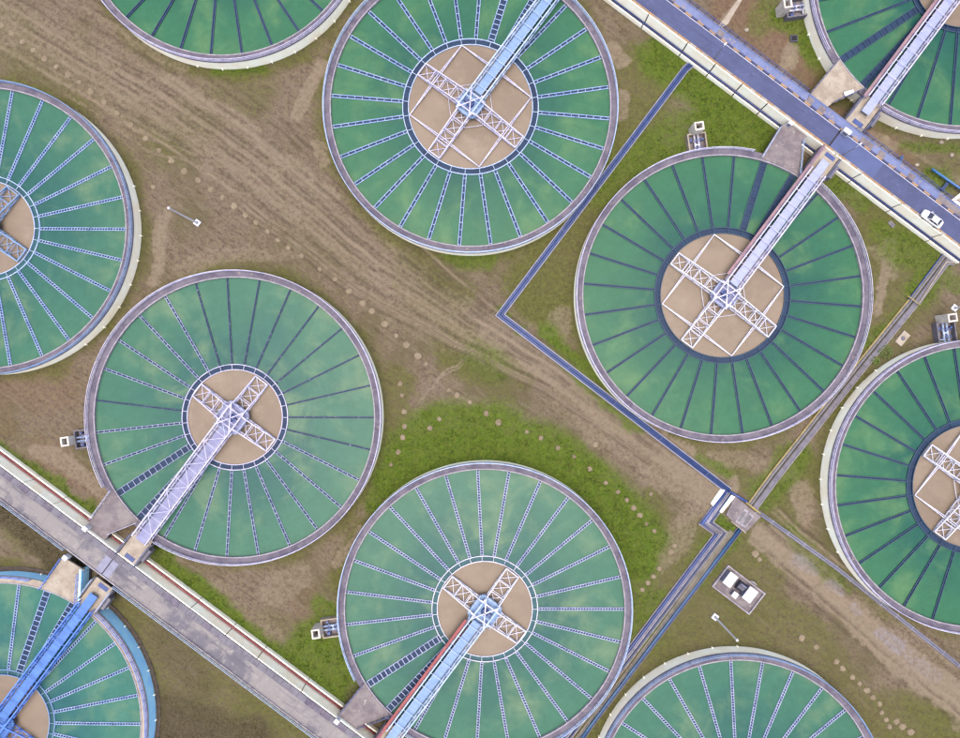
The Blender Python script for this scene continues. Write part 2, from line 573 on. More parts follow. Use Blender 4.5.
OLIVE = [
    ([(640, 80), (600, 200), (540, 290)], 26, 24, 0.8),
    ([(900, 230), (880, 330)], 34, 26, 0.75),
    ([(700, 600), (690, 650), (760, 650)], 34, 26, 0.8),
    ([(760, 560), (700, 560)], 26, 24, 0.7),
    ([(800, 470), (780, 520)], 18, 18, 0.8),
    ([(830, 690), (880, 725), (960, 735)], 26, 26, 0.8),
    ([(760, 620), (800, 640), (830, 670)], 20, 22, 0.75),
    ([(740, 550), (700, 590)], 20, 18, 0.8),
    ([(410, 270), (450, 300)], 16, 20, 0.6),
    ([(460, 345), (500, 375)], 20, 22, 0.6),
    ([(640, 520), (660, 560), (640, 600)], 22, 22, 0.7),
    ([(0, 30), (160, 150)], 16, 26, 0.35),
    ([(160, 640), (300, 738)], 40, 34, 0.65),
    ([(20, 530), (60, 555)], 14, 14, 0.45),
    ([(0, 470), (90, 530)], 16, 16, 0.4),
    ([(230, 620), (310, 640)], 16, 22, 0.4),
    ([(730, 480), (700, 450)], 14, 16, 0.6),
    ([(945, 590), (955, 620)], 16, 16, 0.4),
    ([(200, 110), (260, 90)], 14, 20, 0.4),
    ([(395, 380), (388, 470)], 12, 14, 0.7),
    ([(930, 160), (960, 170)], 16, 14, 0.5),
]
PALE = [
    ([(496, 328), (540, 362), (600, 404), (660, 446), (722, 492)], 9, 14, 1.15),
    ([(560, 395), (640, 455), (700, 500)], 8, 18, 0.55),
    ([(765, 535), (800, 562), (860, 620), (960, 706)], 9, 12, 1.0),
    ([(172, 82), (205, 100), (250, 130), (290, 166), (330, 196)], 4.5, 5.5, 0.72),
    ([(321, 68), (297, 115)], 4.5, 4.5, 0.7),
    ([(165, 214), (158, 278)], 4, 4.5, 0.7),
    ([(314, 143), (320, 160)], 4, 4, 0.6),
    ([(34, 447), (70, 466), (104, 495)], 6, 5, 0.6),
    ([(180, 268), (215, 252), (290, 256)], 5, 6, 0.45),
    ([(608, 50), (622, 62)], 6, 5, 0.7),
    ([(624, 95), (620, 115)], 5, 6, 0.6),
    ([(890, 245), (885, 275), (878, 308)], 3.5, 5, 0.7),
    ([(878, 250), (895, 275)], 3, 6, 0.5),
    ([(790, 50), (785, 62)], 7, 4, 0.8),
    ([(738, 0), (724, 22)], 2, 2, 0.7),
    ([(560, 315), (556, 340)], 10, 10, 0.5),
    ([(715, 460), (770, 468), (790, 470)], 6, 8, 0.5),
    ([(800, 488), (806, 515)], 9, 9, 0.6),
    ([(0, 20), (150, 95), (300, 205), (430, 312), (520, 352)], 16, 30, 0.42),
    ([(250, 170), (420, 300), (470, 330)], 3, 6, 0.5),
    ([(0, 10), (120, 60), (250, 150)], 4, 9, 0.4),
    ([(75, 0), (180, 70)], 3, 6, 0.45),
    ([(425, 420), (460, 404), (520, 420)], 4, 7, 0.4),
    ([(660, 560), (684, 530)], 10, 12, 0.5),
    ([(335, 560), (358, 530)], 3, 3, 0.6),
    ([(270, 590), (300, 575)], 10, 14, 0.5),
    ([(860, 600), (930, 660)], 18, 30, 0.3),
    ([(945, 700), (955, 725)], 5, 6, 0.5),
    ([(180, 600), (220, 590)], 8, 12, 0.4),
    ([(220, 600), (300, 650)], 8, 14, 0.35),
    ([(870, 140), (890, 150)], 6, 6, 0.6),
    ([(895, 145), (960, 182)], 2, 3, 0.5),
]
for _k in range(4):       # wheel ruts along the tracks
    for _o in (-4.5, 4.5):
        _a = [(20 + 14 * _k, 8 + 30 * _k), (150 + 10 * _k, 92 + 22 * _k), (300 + 8 * _k, 196 + 12 * _k), (430 + 6 * _k, 300 + 5 * _k), (520, 352 - 4 * _k)]
        PALE.append(([(x + _o * 0.6, y - _o * 0.8) for x, y in _a], 0.6, 1.6, 0.55))
for _o in (-5, 5):
    PALE.append(([(x + _o * 0.6, y - _o * 0.8) for x, y in ((500, 340), (600, 412), (715, 498))], 0.8, 2.0, 0.8))
    PALE.append(([(x + _o * 0.6, y - _o * 0.8) for x, y in ((770, 540), (860, 618), (960, 706))], 0.8, 2.0, 0.8))
    PALE.append(([(x + _o * 0.6, y - _o * 0.8) for x, y in ((395, 470), (412, 430), (420, 400), (440, 375), (470, 355))], 0.5, 1.6, 0.6))
    PALE.append(([(x + _o * 0.6, y - _o * 0.8) for x, y in ((640, 470), (690, 510), (690, 540), (665, 575))], 0.5, 1.8, 0.5))
RED = [
    ([(735, 5), (775, 25), (800, 45), (815, 70)], 14, 12, 0.8),
    ([(725, 15), (760, 40), (790, 70)], 8, 10, 0.6),
    ([(870, 145), (900, 160)], 14, 10, 0.7),
    ([(840, 118), (860, 130)], 8, 6, 0.6),
    ([(34, 447), (104, 495)], 9, 10, 0.5),
    ([(0, 380), (60, 390)], 18, 18, 0.45),
    ([(0, 400), (0, 420)], 12, 12, 0.45),
    ([(700, 460), (760, 470)], 8, 10, 0.4),
    ([(806, 485), (806, 520)], 9, 9, 0.5),
    ([(300, 590), (310, 620)], 12, 14, 0.4),
    ([(550, 330), (570, 350)], 10, 14, 0.3),
]
DARK = [
    ([(150, 715), (190, 725), (230, 738)], 16, 20, 0.7),
    ([(0, 505), (40, 533), (62, 556)], 14, 14, 0.95),
    ([(150, 735), (260, 735)], 10, 18, 0.8),
    ([(170, 640), (200, 690)], 10, 18, 0.4),
    ([(440, 340), (520, 400)], 4, 10, 0.2),
]
RUT_PATHS = [[(-10, -6), (120, 66), (260, 160), (380, 262), (470, 326), (560, 380), (660, 452), (724, 498)],
             [(760, 528), (850, 604), (970, 706)]]
_rr = random.Random(3)
RUTS, RUTD = [], []
for _p in RUT_PATHS:
    for _k in range(16 if _p is RUT_PATHS[0] else 8):
        _o = _rr.uniform(-62, 58) if _p is RUT_PATHS[0] else _rr.uniform(-26, 30)
        _a = _rr.uniform(0, 0.5); _b = _a + _rr.uniform(0.25, 0.6)
        _n = len(_p)
        _lo, _hi = int(_a * (_n - 1)), min(_n - 1, int(math.ceil(_b * (_n - 1))))
        for _g in (0, 8.5):        # a pair of wheels
            _q = []
            for _i in range(_lo, _hi + 1):
                _t = _i / (_n - 1)
                _k2 = (_o + _g) * (1.0 - 0.72 * min(1.0, max(0.0, (_t - 0.25) / 0.5))) if _p is RUT_PATHS[0] else _o + _g
                _q.append((_p[_i][0] + 0.6 * _k2, _p[_i][1] - 0.8 * _k2))
            if len(_q) > 1:
                (RUTS if _rr.random() < 0.55 else RUTD).append((_q, 0.5, 1.3, _rr.uniform(0.5, 0.95)))
GREYW = [
    ([(800, 562), (814, 572)], 4, 6, 0.6),
    ([(832, 588), (842, 594)], 4, 5, 0.6),
    ([(858, 608), (862, 614)], 3, 4, 0.6),
    ([(884, 634), (900, 645)], 5, 6, 0.7),
    ([(912, 655), (935, 678)], 4, 6, 0.4),
]


def ground_fields(X, Y):
    PX = X * F / H + 480.0
    PY = 369.0 - Y * F / H
    n1 = fbm(X, Y, 0.055, 3)
    n2 = fbm(X, Y, 0.22, 9)
    n3 = fbm(X, Y, 0.9, 21, 3)
    wob = (n2 - 0.5) * 16 + (n3 - 0.5) * 7
    wx = PX + (fbm(X, Y, 0.12, 31) - 0.5) * 16
    wy = PY + (fbm(X, Y, 0.12, 41) - 0.5) * 16

    def paint(strokes, noisy=1.0):
        f = np.zeros(X.shape)
        for pts, hw, soft, st in strokes:
            d = dist_poly(wx, wy, pts) + wob * noisy * min(1.0, soft / 8.0)
            f = np.maximum(f, st * (1 - sstep(hw, hw + soft, d)))
        return f
    lush, olive, pale, red = paint(LUSH), paint(OLIVE), paint(PALE, 0.6), paint(RED)
    dark, greyw = paint(DARK), paint(GREYW, 0.6)
    def fine_lines(strokes):
        f = np.zeros(X.shape)
        ax, ay = PX + (n2 - 0.5) * 5, PY + (n1 - 0.5) * 10
        for pts, hw, soft, st in strokes:
            f = np.maximum(f, st * (1 - sstep(hw, hw + soft, dist_poly(ax, ay, pts))))
        return f * sstep(0.3, 0.6, n3 * 0.5 + n2 * 0.5)
    rut_p, rut_d = fine_lines(RUTS), fine_lines(RUTD)
    # greener fringe along the foot of every tank wall
    for t in TANKS:
        d = np.hypot(X - t['w'][0], Y - t['w'][1]) - 29.6 * t.get('sc', 1.0)
        fr = (1 - sstep(0.5, 5.0, d + (n2 - 0.5) * 5)) * 0.75
        olive = np.maximum(olive, fr)
    olive = np.clip(olive - 0.06 + (n1 - 0.52) * 0.7 * (1 - pale), 0, 1)
    streak = fbm(X * 0.8 - Y * 0.6, (X * 0.6 + Y * 0.8) * 9, 0.11, 57)     # tracks run along the roads
    olive = np.clip(olive + (streak - 0.5) * 0.3, 0, 1)
    pale = np.clip(pale + np.clip(streak - 0.6, 0, 1) * 1.0, 0, 1)
    patch = sstep(0.45, 0.62, n3 * 0.55 + n2 * 0.45)
    lush = np.clip(lush * (0.92 + 0.4 * patch), 0, 1.2)
    return lush, olive, pale, red, dark, greyw, n2, n3, rut_p, rut_d


inner_x = np.arange(-112, 112.01, 0.34)
inner_y = np.arange(-88, 88.01, 0.34)
gx = np.concatenate([[-4000, -1500, -600, -300, -180, -140], inner_x, [140, 180, 300, 600, 1500, 4000]])
gy = np.concatenate([[-4000, -1500, -600, -300, -180, -120], inner_y, [120, 180, 300, 600, 1500, 4000]])
GX, GY = np.meshgrid(gx, gy, indexing='xy')
lush, olive, pale, red, dark, greyw, n2, n3, rut_p, rut_d = ground_fields(GX, GY)
inside = (np.abs(GX) < 113) & (np.abs(GY) < 89)
GZ = ((n2 - 0.5) * 0.16 + (n3 - 0.5) * 0.10 + lush * 0.05 - 0.06 - rut_d * 0.08) * inside
ny, nx = GX.shape
verts = np.stack([GX.ravel(), GY.ravel(), GZ.ravel()], 1)
ii = np.arange(ny * nx).reshape(ny, nx)
quads = np.stack([ii[:-1, :-1].ravel(), ii[:-1, 1:].ravel(), ii[1:, 1:].ravel(), ii[1:, :-1].ravel()], 1)
gme = bpy.data.meshes.new('ground')
gme.vertices.add(len(verts))
gme.vertices.foreach_set('co', verts.ravel())
gme.loops.add(quads.size)
gme.loops.foreach_set('vertex_index', quads.ravel())
gme.polygons.add(len(quads))
gme.polygons.foreach_set('loop_start', np.arange(0, quads.size, 4))
gme.polygons.foreach_set('loop_total', np.full(len(quads), 4))
gme.polygons.foreach_set('use_smooth', np.ones(len(quads), bool))
gme.update()
gme.validate()
for nm, ch in (('cover', (lush, olive, pale, red)), ('cover2', (dark, greyw, rut_p, rut_d))):
    at = gme.attributes.new(nm, 'FLOAT_COLOR', 'POINT')
    at.data.foreach_set('color', np.stack([c.ravel() for c in ch], 1).astype(np.float32).ravel())


def ground_mat():
    m = new_mat('soil_and_grass')
    ns, ls = nodes_of(m)
    b = ns['Principled BSDF']
    g = ns.new('ShaderNodeNewGeometry')
    co = g.outputs['Position']
    a1 = N(ns, 'ShaderNodeAttribute', attribute_name='cover')
    a2 = N(ns, 'ShaderNodeAttribute', attribute_name='cover2')
    s1 = ns.new('ShaderNodeSeparateColor')
    s2 = ns.new('ShaderNodeSeparateColor')
    ls.new(a1.outputs['Color'], s1.inputs[0])
    ls.new(a2.outputs['Color'], s2.inputs[0])
    fine = noise(ns, ls, co, 2.2, 6, 0.75)
    mid = noise(ns, ls, co, 0.5, 6, 0.7)
    strk = noise(ns, ls, co, 0.9, 5, 0.7, stretch=(3.6, 0.8, 1), rot=math.atan2(-0.6, 0.8))

    low = noise(ns, ls, co, 0.07, 5, 0.6)
    brk = noise(ns, ls, co, 1.1, 8, 0.78)

    def scaled(f, k):
        mu = ns.new('ShaderNodeMath'); mu.operation = 'MULTIPLY'; mu.inputs[1].default_value = k
        ls.new(f, mu.inputs[0])
        return mu.outputs[0]

    def thr(src, nz, w=0.4, amp=1.5):
        # field + noise, soft threshold: ragged feathered edges, patchy interior
        ad = ns.new('ShaderNodeMath'); ad.operation = 'ADD'
        mu = ns.new('ShaderNodeMath'); mu.operation = 'MULTIPLY_ADD'
        ls.new(nz, mu.inputs[0]); mu.inputs[1].default_value = amp; mu.inputs[2].default_value = -amp / 2
        ls.new(src, ad.inputs[0]); ls.new(mu.outputs[0], ad.inputs[1])
        return ramp(ns, ls, ad.outputs[0], 0.5 - w, 0.5 + w)
    sp1 = ramp(ns, ls, brk, 0.34, 0.66)
    sp2 = ramp(ns, ls, fine, 0.32, 0.68)
    soil = mixc(ns, ls, sp1, lin(112, 95, 81, K), lin(158, 139, 120, K))
    soil = mixc(ns, ls, scaled(sp2, 0.45), soil, lin(160, 144, 126, K))
    soil = mixc(ns, ls, scaled(ramp(ns, ls, low, 0.45, 0.62), 0.75), soil, lin(120, 110, 82, K))
    soil = mixc(ns, ls, scaled(ramp(ns, ls, strk, 0.52, 0.66), 0.5), soil, lin(164, 150, 134, K))
    soil = mixc(ns, ls, scaled(ramp(ns, ls, strk, 0.46, 0.34), 0.6), soil, lin(96, 84, 68, K))
    rd = mixc(ns, ls, sp1, lin(124, 96, 78, K), lin(160, 130, 110, K))
    col = mixc(ns, ls, scaled(thr(a1.outputs['Alpha'], brk), 0.8), soil, rd)
    ol = mixc(ns, ls, sp1, lin(90, 92, 46, K), lin(130, 127, 74, K))
    ol = mixc(ns, ls, scaled(sp2, 0.4), ol, lin(118, 122, 62, K))
    col = mixc(ns, ls, thr(s1.outputs[1], brk, 0.5), col, ol)
    pl = mixc(ns, ls, sp1, lin(150, 133, 114, K), lin(180, 163, 143, K))
    col = mixc(ns, ls, scaled(thr(s1.outputs[2], brk, 0.32, 1.0), 0.9), col, pl)
    lu = mixc(ns, ls, sp1, lin(80, 102, 28, K), lin(124, 142, 50, K))
    lu = mixc(ns, ls, scaled(ramp(ns, ls, mid, 0.48, 0.64), 0.7), lu, lin(116, 120, 54, K))
    lu = mixc(ns, ls, scaled(sp2, 0.35), lu, lin(104, 142, 44, K))
    col = mixc(ns, ls, thr(s1.outputs[0], brk, 0.62), col, lu)
    dk = mixc(ns, ls, sp1, lin(78, 72, 52, K), lin(112, 102, 78, K))
    col = mixc(ns, ls, thr(s2.outputs[0], brk, 0.5), col, dk)
    gw = mixc(ns, ls, sp1, lin(150, 140, 140, K), lin(178, 172, 180, K))
    col = mixc(ns, ls, scaled(thr(s2.outputs[1], brk, 0.45), 0.8), col, gw)
    col = mixc(ns, ls, scaled(s2.outputs[2], 0.8), col, lin(178, 160, 138, K))
    col = mixc(ns, ls, scaled(a2.outputs['Alpha'], 0.7), col, lin(92, 80, 66, K))
    # scattered dry stalks and clods
    sp = noise(ns, ls, co, 4.0, 3, 0.7)
    col = mixc(ns, ls, ramp(ns, ls, sp, 0.66, 0.76), col, lin(172, 158, 130, K))
    col = mixc(ns, ls, scaled(ramp(ns, ls, sp, 0.36, 0.28), 0.7), col, lin(82, 72, 52, K))
    ls.new(col, b.inputs['Base Color'])
    b.inputs['Roughness'].default_value = 1.0
    b.inputs['Specular IOR Level'].default_value = 0.1
    bp = ns.new('ShaderNodeBump')
    bp.inputs['Strength'].default_value = 0.6
    bp.inputs['Distance'].default_value = 0.12
    ls.new(fine, bp.inputs['Height'])
    ls.new(bp.outputs[0], b.inputs['Normal'])
    return m


gme.materials.append(ground_mat())
ground = link_mesh('ground', gme)
tag(ground, 'bare brown soil with patches of green grass between the tanks', kind='structure')


# ------------------------------------------------------------------ roads on retaining walls
def uvbox(mb, u0, u1, v0, v1, z0, z1, c=0.0):
    p = [uv(u0, v0), uv(u1, v0), uv(u1, v1), uv(u0, v1)]
    if c <= 0:
        mb.prism(p, z0, z1)
    else:
        a = 1 if v1 > v0 else -1
        q = [uv(u0 + c, v0 + c * a), uv(u1 - c, v0 + c * a), uv(u1 - c, v1 - c * a), uv(u0 + c, v1 - c * a)]
        if a < 0:
            p.reverse(); q.reverse()
        vs = [(x, y, z0) for x, y in p] + [(x, y, z1 - c) for x, y in p] + [(x, y, z1) for x, y in q]
        fs = [(3, 2, 1, 0), (8, 9, 10, 11)]
        for i in range(4):
            j = (i + 1) % 4
            fs += [(i, j, 4 + j, 4 + i), (4 + i, 4 + j, 8 + j, 8 + i)]
        mb.add(vs, fs)


RZ = 4.0            # road level
# upper right road ---------------------------------------------------------------------------------
VN, VF, VW = 77.7, 82.35, 84.0        # near kerb, far kerb, outer edge of the pavement
UA, UB = -40.0, 66.0


def u_of(x, y, z):
    w = W(x, y, z)
    return to_uv(w[0], w[1])[0]


road = empty('road', (0, 0, 0))
tag(road, 'blue-grey asphalt road raised on pale walls across the upper right corner', kind='structure')
mb = MB()
uvbox(mb, UA, UB, VN + 0.3, VF - 0.2, 0.0, RZ)
mb.build('asphalt_surface', M['asphalt'], road)
uj = u_of(834, 139, RZ)
mb = MB(); uvbox(mb, uj + 0.25, uj + 11.0, VN + 0.3, VF - 0.25, RZ - 0.05, RZ + 0.004)
mb.build('asphalt_patch', M['asphalt_new'], road)
mb = MB(); uvbox(mb, uj - 0.12, uj + 0.2, VN + 0.3, VF - 0.25, RZ - 0.05, RZ + 0.012)
mb.build('expansion_joint', M['joint'], road)
mb = MB(); uvbox(mb, UA, UB, VF + 0.15, VW, 0.0, RZ + 0.12)
mb.build('pavement', M['walk_blue'], road)
# pavement slabs
k = 0
u = UA
while u < UB:
    L = 1.48
    mb = MB(); uvbox(mb, u + 0.02, u + L, VF + 0.2, VW - 0.3, RZ + 0.10, RZ + 0.145 + rnd.uniform(-0.008, 0.01), 0.02)
    mb.build('paving_slab', M['walk_blue'] if rnd.random() > 0.28 else M['conc_grey'], road)
    u += 1.5
# kerb stones, painted in turn
u = UA
k = 0
while u < UB:
    orange = k % 2 == 0
    mb = MB(); uvbox(mb, u + 0.015, u + 1.485, VF - 0.2, VF + 0.17, RZ - 0.1, RZ + 0.17, 0.03)
    mb.build('kerb_stone', M['kerb_orange' if orange else 'kerb_dark'], road)
    mb = MB(); uvbox(mb, u + 0.015, u + 1.485, VN - 0.05, VN + 0.38, RZ - 0.1, RZ + 0.16, 0.03)
    mb.build('kerb_stone', M['kerb_orange' if (k % 2 == 0 or rnd.random() < 0.45) else 'conc_cream'], road)
    u += 1.5
    k += 1
# white edge line by the far kerb
mb = MB(); uvbox(mb, UA, UB, VF - 0.36, VF - 0.24, RZ - 0.02, RZ + 0.006)
mb.build('edge_line', M['white_paint'], road)
# wall panels with open joints
cuts = [UA] + [u_of(x, y, RZ) for x, y in ((605, -18), (649, 14), (687.5, 43.3), (716, 63.5), (742, 84.5), (768, 103))] \
    + [u_of(x, y, RZ) for x, y in ((835, 155), (861, 174), (901.5, 203.5), (942, 234))] + [UB]
ZL = 1.2
for a, b2 in zip(cuts[:-1], cuts[1:]):
    mb = MB(); uvbox(mb, a + 0.12, b2 - 0.12, VN - 0.2, VN - 0.02, ZL - 0.6, RZ + 0.06, 0.03)
    mb.build('wall_panel', M['conc_wall'], road)
    mb = MB(); uvbox(mb, a + 0.12, b2 - 0.12, VN - 0.98, VN - 0.8, -0.5, ZL - 0.1, 0.03)
    mb.build('footing_panel', M['conc_wall'], road)
mb = MB(); uvbox(mb, UA, UB, VN - 0.02, VN + 0.25, 0, RZ - 0.06); uvbox(mb, UA, UB, VN - 0.8, VN - 0.2, -0.5, ZL - 0.1)
mb.build('wall_core', M['joint'], road)
mb = MB(); uvbox(mb, UA, UB, VN - 0.78, VN - 0.22, ZL - 0.3, ZL - 0.06)
mb.build('ledge', M['ledge'], road)
mb = MB(); mb.tube([uv(UA, VN - 0.5) + (ZL + 0.1,), uv(UB, VN - 0.5) + (ZL + 0.1,)], 0.14, 8)
mb.build('service_pipe', M['pipe_blue'], road, True)
# outer face of the far side and railing
mb = MB(); uvbox(mb, UA, UB, VW, VW + 0.2, -0.5, RZ + 0.2)
mb.build('outer_wall', M['walk_blue'], road)


def rail_line(mb, pts, h=1.1, step=2.0, t=0.07, rails=(1.0, 0.55), zb=None):
    for a, b3 in zip(pts[:-1], pts[1:]):
        a, b3 = Vector(a), Vector(b3)
        L = (b3 - a).length
        n = max(1, int(round(L / step)))
        for i in range(n + 1):
            p = a + (b3 - a) * (i / n)
            mb.bar(p, p + Vector((0, 0, h)), t)
        for r in rails:
            o = Vector((0, 0, h * r))
            mb.bar(a + o, b3 + o, t, ext=t / 2)


o = 0.1
gapA, gapB = u_of(805, 98, RZ) - 0.5, u_of(849, 131, RZ) + 0.8
for a, b2 in ((UA, gapA), (gapB, UB)):
    mb = MB()
    rail_line(mb, [uv(a, VW + o) + (RZ + 0.2,), uv(b2, VW + o) + (RZ + 0.2,)], t=0.08)
    mb.build('guard_rail', M['pipe_blue'], road)

# lower left road ----------------------------------------------------------------------------------
SN, SW, SF = -73.6, -75.05, -79.1
UC, UD = -88.0, 30.0
sroad = empty('service_road', (0, 0, 0))
tag(sroad, 'stained grey concrete road raised on cream walls across the lower left corner', kind='structure')
mb = MB(); uvbox(mb, UC, UD, SF, SW, -0.5, RZ - 0.06)
mb.build('deck_core', M['conc_deck'], sroad)
u = UC
while u < UD:
    L = 9.0
    mb = MB(); uvbox(mb, u + 0.04, u + L - 0.04, SF + 0.3, SW - 0.05, RZ - 0.1, RZ + rnd.uniform(-0.012, 0.012), 0.02)
    mb.build('deck_slab', M['conc_deck'], sroad)
    u += L
u = UC
while u < UD:
    mb = MB(); uvbox(mb, u + 0.015, u + 1.985, SW + 0.02, SN - 0.12, RZ - 0.1, RZ + 0.15 + rnd.uniform(-0.012, 0.012), 0.025)
    mb.build('paving_slab', M['conc_lav'] if rnd.random() > 0.2 else M['conc_walk'], sroad)
    u += 2.0
cuts2 = [UC]
for x, y in ((-20, 449), (23, 483), (52, 505), (84, 530), (124, 560), (190, 609), (225, 636), (256, 660), (300, 693), (336, 720)):
    cuts2.append(u_of(x, y, RZ))
cuts2.append(UD)
for a, b2 in zip(cuts2[:-1], cuts2[1:]):
    mb = MB(); uvbox(mb, a + 0.08, b2 - 0.08, SN + 0.02, SN + 0.2, ZL - 0.6, RZ + 0.12, 0.03)
    mb.build('wall_panel', M['conc_wall'], sroad)
    mb = MB(); uvbox(mb, a + 0.08, b2 - 0.08, SN + 0.8, SN + 1.05, -0.5, ZL - 0.1, 0.03)
    mb.build('footing_panel', M['conc_wall'], sroad)
mb = MB(); uvbox(mb, UC, UD, SN - 0.1, SN + 0.02, 0, RZ + 0.05); uvbox(mb, UC, UD, SN + 0.2, SN + 0.8, -0.5, ZL - 0.25)
uvbox(mb, UC, UD, SW, SN - 0.1, 0, RZ - 0.1)
mb.build('wall_core', M['joint'], sroad)
mb = MB(); uvbox(mb, UC, UD, SN + 0.22, SN + 0.78, ZL - 0.4, ZL - 0.2)
mb.build('ledge', M['conc_cream'], sroad)
mb = MB(); mb.tube([uv(UC, SN + 0.52) + (ZL + 0.0,), uv(UD, SN + 0.52) + (ZL + 0.0,)], 0.2, 8)
mb.build('service_pipe', M['red_paint'], sroad, True)
mb = MB(); uvbox(mb, UC, UD, SF, SF + 0.28, RZ - 0.3, RZ + 0.18, 0.03)
mb.build('edge_kerb', M['conc_kerb'], sroad)
ug0, ug1 = u_of(63, 553, RZ), u_of(112, 590, RZ)
for a, b2 in ((UC, ug0), (ug1, UD)):
    mb = MB()
    rail_line(mb, [uv(a, SF + 0.13) + (RZ + 0.18,), uv(b2, SF + 0.13) + (RZ + 0.18,)], t=0.08)
    mb.build('guard_rail', M['ice_paint'], sroad)
us = u_of(107, 567, RZ)
mb = MB(); uvbox(mb, us - 1.6, us - 0.1, SF + 0.35, SW - 0.1, RZ - 0.05, RZ + 0.03); uvbox(mb, us + 0.12, us + 1.6, SF + 0.35, SW - 0.1, RZ - 0.05, RZ + 0.03)
mb.build('steel_cover_plate', M['cab_grey'], sroad)
mb = MB(); uvbox(mb, us - 0.1, us + 0.12, SF + 0.35, SN - 0.15, RZ - 0.05, RZ + 0.025)
mb.build('expansion_joint', M['joint'], sroad)

# ------------------------------------------------------------------ tanks
RINGS = {'A': (12.55, 13.85), 'B': (9.6, 10.8), 'C': (9.15, 10.3)}
CACHE = {}


def cached(key, fn):
    if key not in CACHE:
        CACHE[key] = fn()
    return CACHE[key]


def tank_wall_mesh(blue):
    mb = MB()
    mb.lathe([(RI + 0.15, RIM - 0.28), (29.8, RIM - 0.28), (29.8, -0.6), (29.0, -0.6), (28.9, 0.3), (RI + 0.15, 0.3)], 160)
    return mb.mesh('tank_wall', M['blue_wall' if blue else 'conc_wall'])


def walkway_mesh(m):
    mb = MB()
    mb.lathe([(RI, RIM - 0.28), (RI, RIM), (RO - 0.02, RIM), (RO, RIM - 0.04), (RO, RIM - 0.28)], 160)
    return mb.mesh('walkway', m)


def kerb_mesh(m):
    mb = MB()
    mb.lathe([(RI - 0.02, RIM - 0.6), (RI - 0.02, RIM + 0.12), (RI + 0.2, RIM + 0.12), (RI + 0.2, RIM + 0.0), (RI + 0.1, RIM - 0.6)], 160)
    return mb.mesh('inner_kerb', m)


def ring_rail_mesh(m, gap):
    """rail on the outer edge, open where bridge and platform come in (local angles)"""
    mb = MB()
    r = RO - 0.13
    t = 0.05
    a0, a1 = gap
    for z in (RIM + 0.55, RIM + 1.08):
        mb.lathe([(r - t, z - t), (r + t, z - t), (r + t, z + t), (r - t, z + t)], 140, a0, a1)
    mb.lathe([(r - 0.02, RIM), (r + 0.04, RIM), (r + 0.04, RIM + 0.14), (r - 0.02, RIM + 0.14)], 140, a0, a1)
    n = 84
    for i in range(n + 1):
        a = a0 + (a1 - a0) * i / n
        p = (r * math.cos(a), r * math.sin(a), RIM)
        mb.bar(p, (p[0], p[1], RIM + 1.1), 0.07)
    return mb.mesh('guard_rail', m)


def disc_mesh(name, r0, r1, z, m, zb):
    mb = MB()
    if r0 <= 0:
        mb.lathe([(0.0, z), (r1 * 0.5, z), (r1, z), (r1, zb)], 96, closed_profile=False)
    else:
        mb.lathe([(r0, zb), (r0, z), (r1, z), (r1, zb)], 128)
    return mb.mesh(name, m)


def launder_mesh(r0, r1, wide, style, pm):
    """open channel along +X: two side plates, dark floor water, ties across the top
    style: edge (navy core between pale edges), lattice (close ties), dim (thin pale edges), dark"""
    mb = MB()
    w = {'edge': 0.29, 'lattice': 0.25, 'dim': 0.22, 'dark': 0.19, 'thin': 0.13}[style] if not wide else 0.66
    t = {'edge': 0.11, 'lattice': 0.09, 'dim': 0.06, 'dark': 0.12, 'thin': 0.08}[style]
    zt = WAT + 0.22
    for s in (-1, 1):
        mb.box(r0, r1, s * w - t / 2, s * w + t / 2, WAT - 0.5, zt)
    mb.mat(1)
    mb.box(r0, r1, -w + t / 2, w - t / 2, WAT - 0.5, WAT + 0.03)
    mb.mat(0)
    step = {'edge': 1.5, 'lattice': 0.56, 'dim': 1.1, 'dark': 2.9, 'thin': 1.4}[style]
    tw = {'edge': 0.1, 'lattice': 0.10, 'dim': 0.08, 'dark': 0.1, 'thin': 0.1}[style]
    if wide:
        step, tw = (1.05, 0.13) if style in ('edge', 'lattice') else (1.3, 0.09)
    x = r0 + step * 0.5
    while x < r1 - 0.2:
        e = 0.1 if style == 'lattice' and not wide else 0.0
        mb.bar((x - e, -w, zt - 0.05), (x + e, w, zt - 0.05), tw, 0.06)
        x += step
    return mb.mesh('wide_launder' if wide else 'launder', [pm, M['channel_dark']])


def ring_trough_mesh(typ, pm, n, inner_m):
    ri, ro = RINGS[typ]
    mb = MB()
    t = 0.14
    for r in (ri, ro - t):
        mb.lathe([(r, WAT - 0.5), (r + t, WAT - 0.5), (r + t, WAT + 0.26), (r, WAT + 0.26)], 120)
    mb.mat(1)
    mb.lathe([(ri + t, WAT - 0.5), (ro - t, WAT - 0.5), (ro - t, WAT - 0.08), (ri + t, WAT - 0.08)], 120)
    mb.mat(0)
    st = 2 * PI / n
    for i in range(n):
        a = st * (i + 0.5)
        c, s = math.cos(a), math.sin(a)
        mb.bar((ri * c, ri * s, WAT + 0.2), (ro * c, ro * s, WAT + 0.2), 0.09, 0.07)
    return mb.mesh('ring_trough', [pm, inner_m])


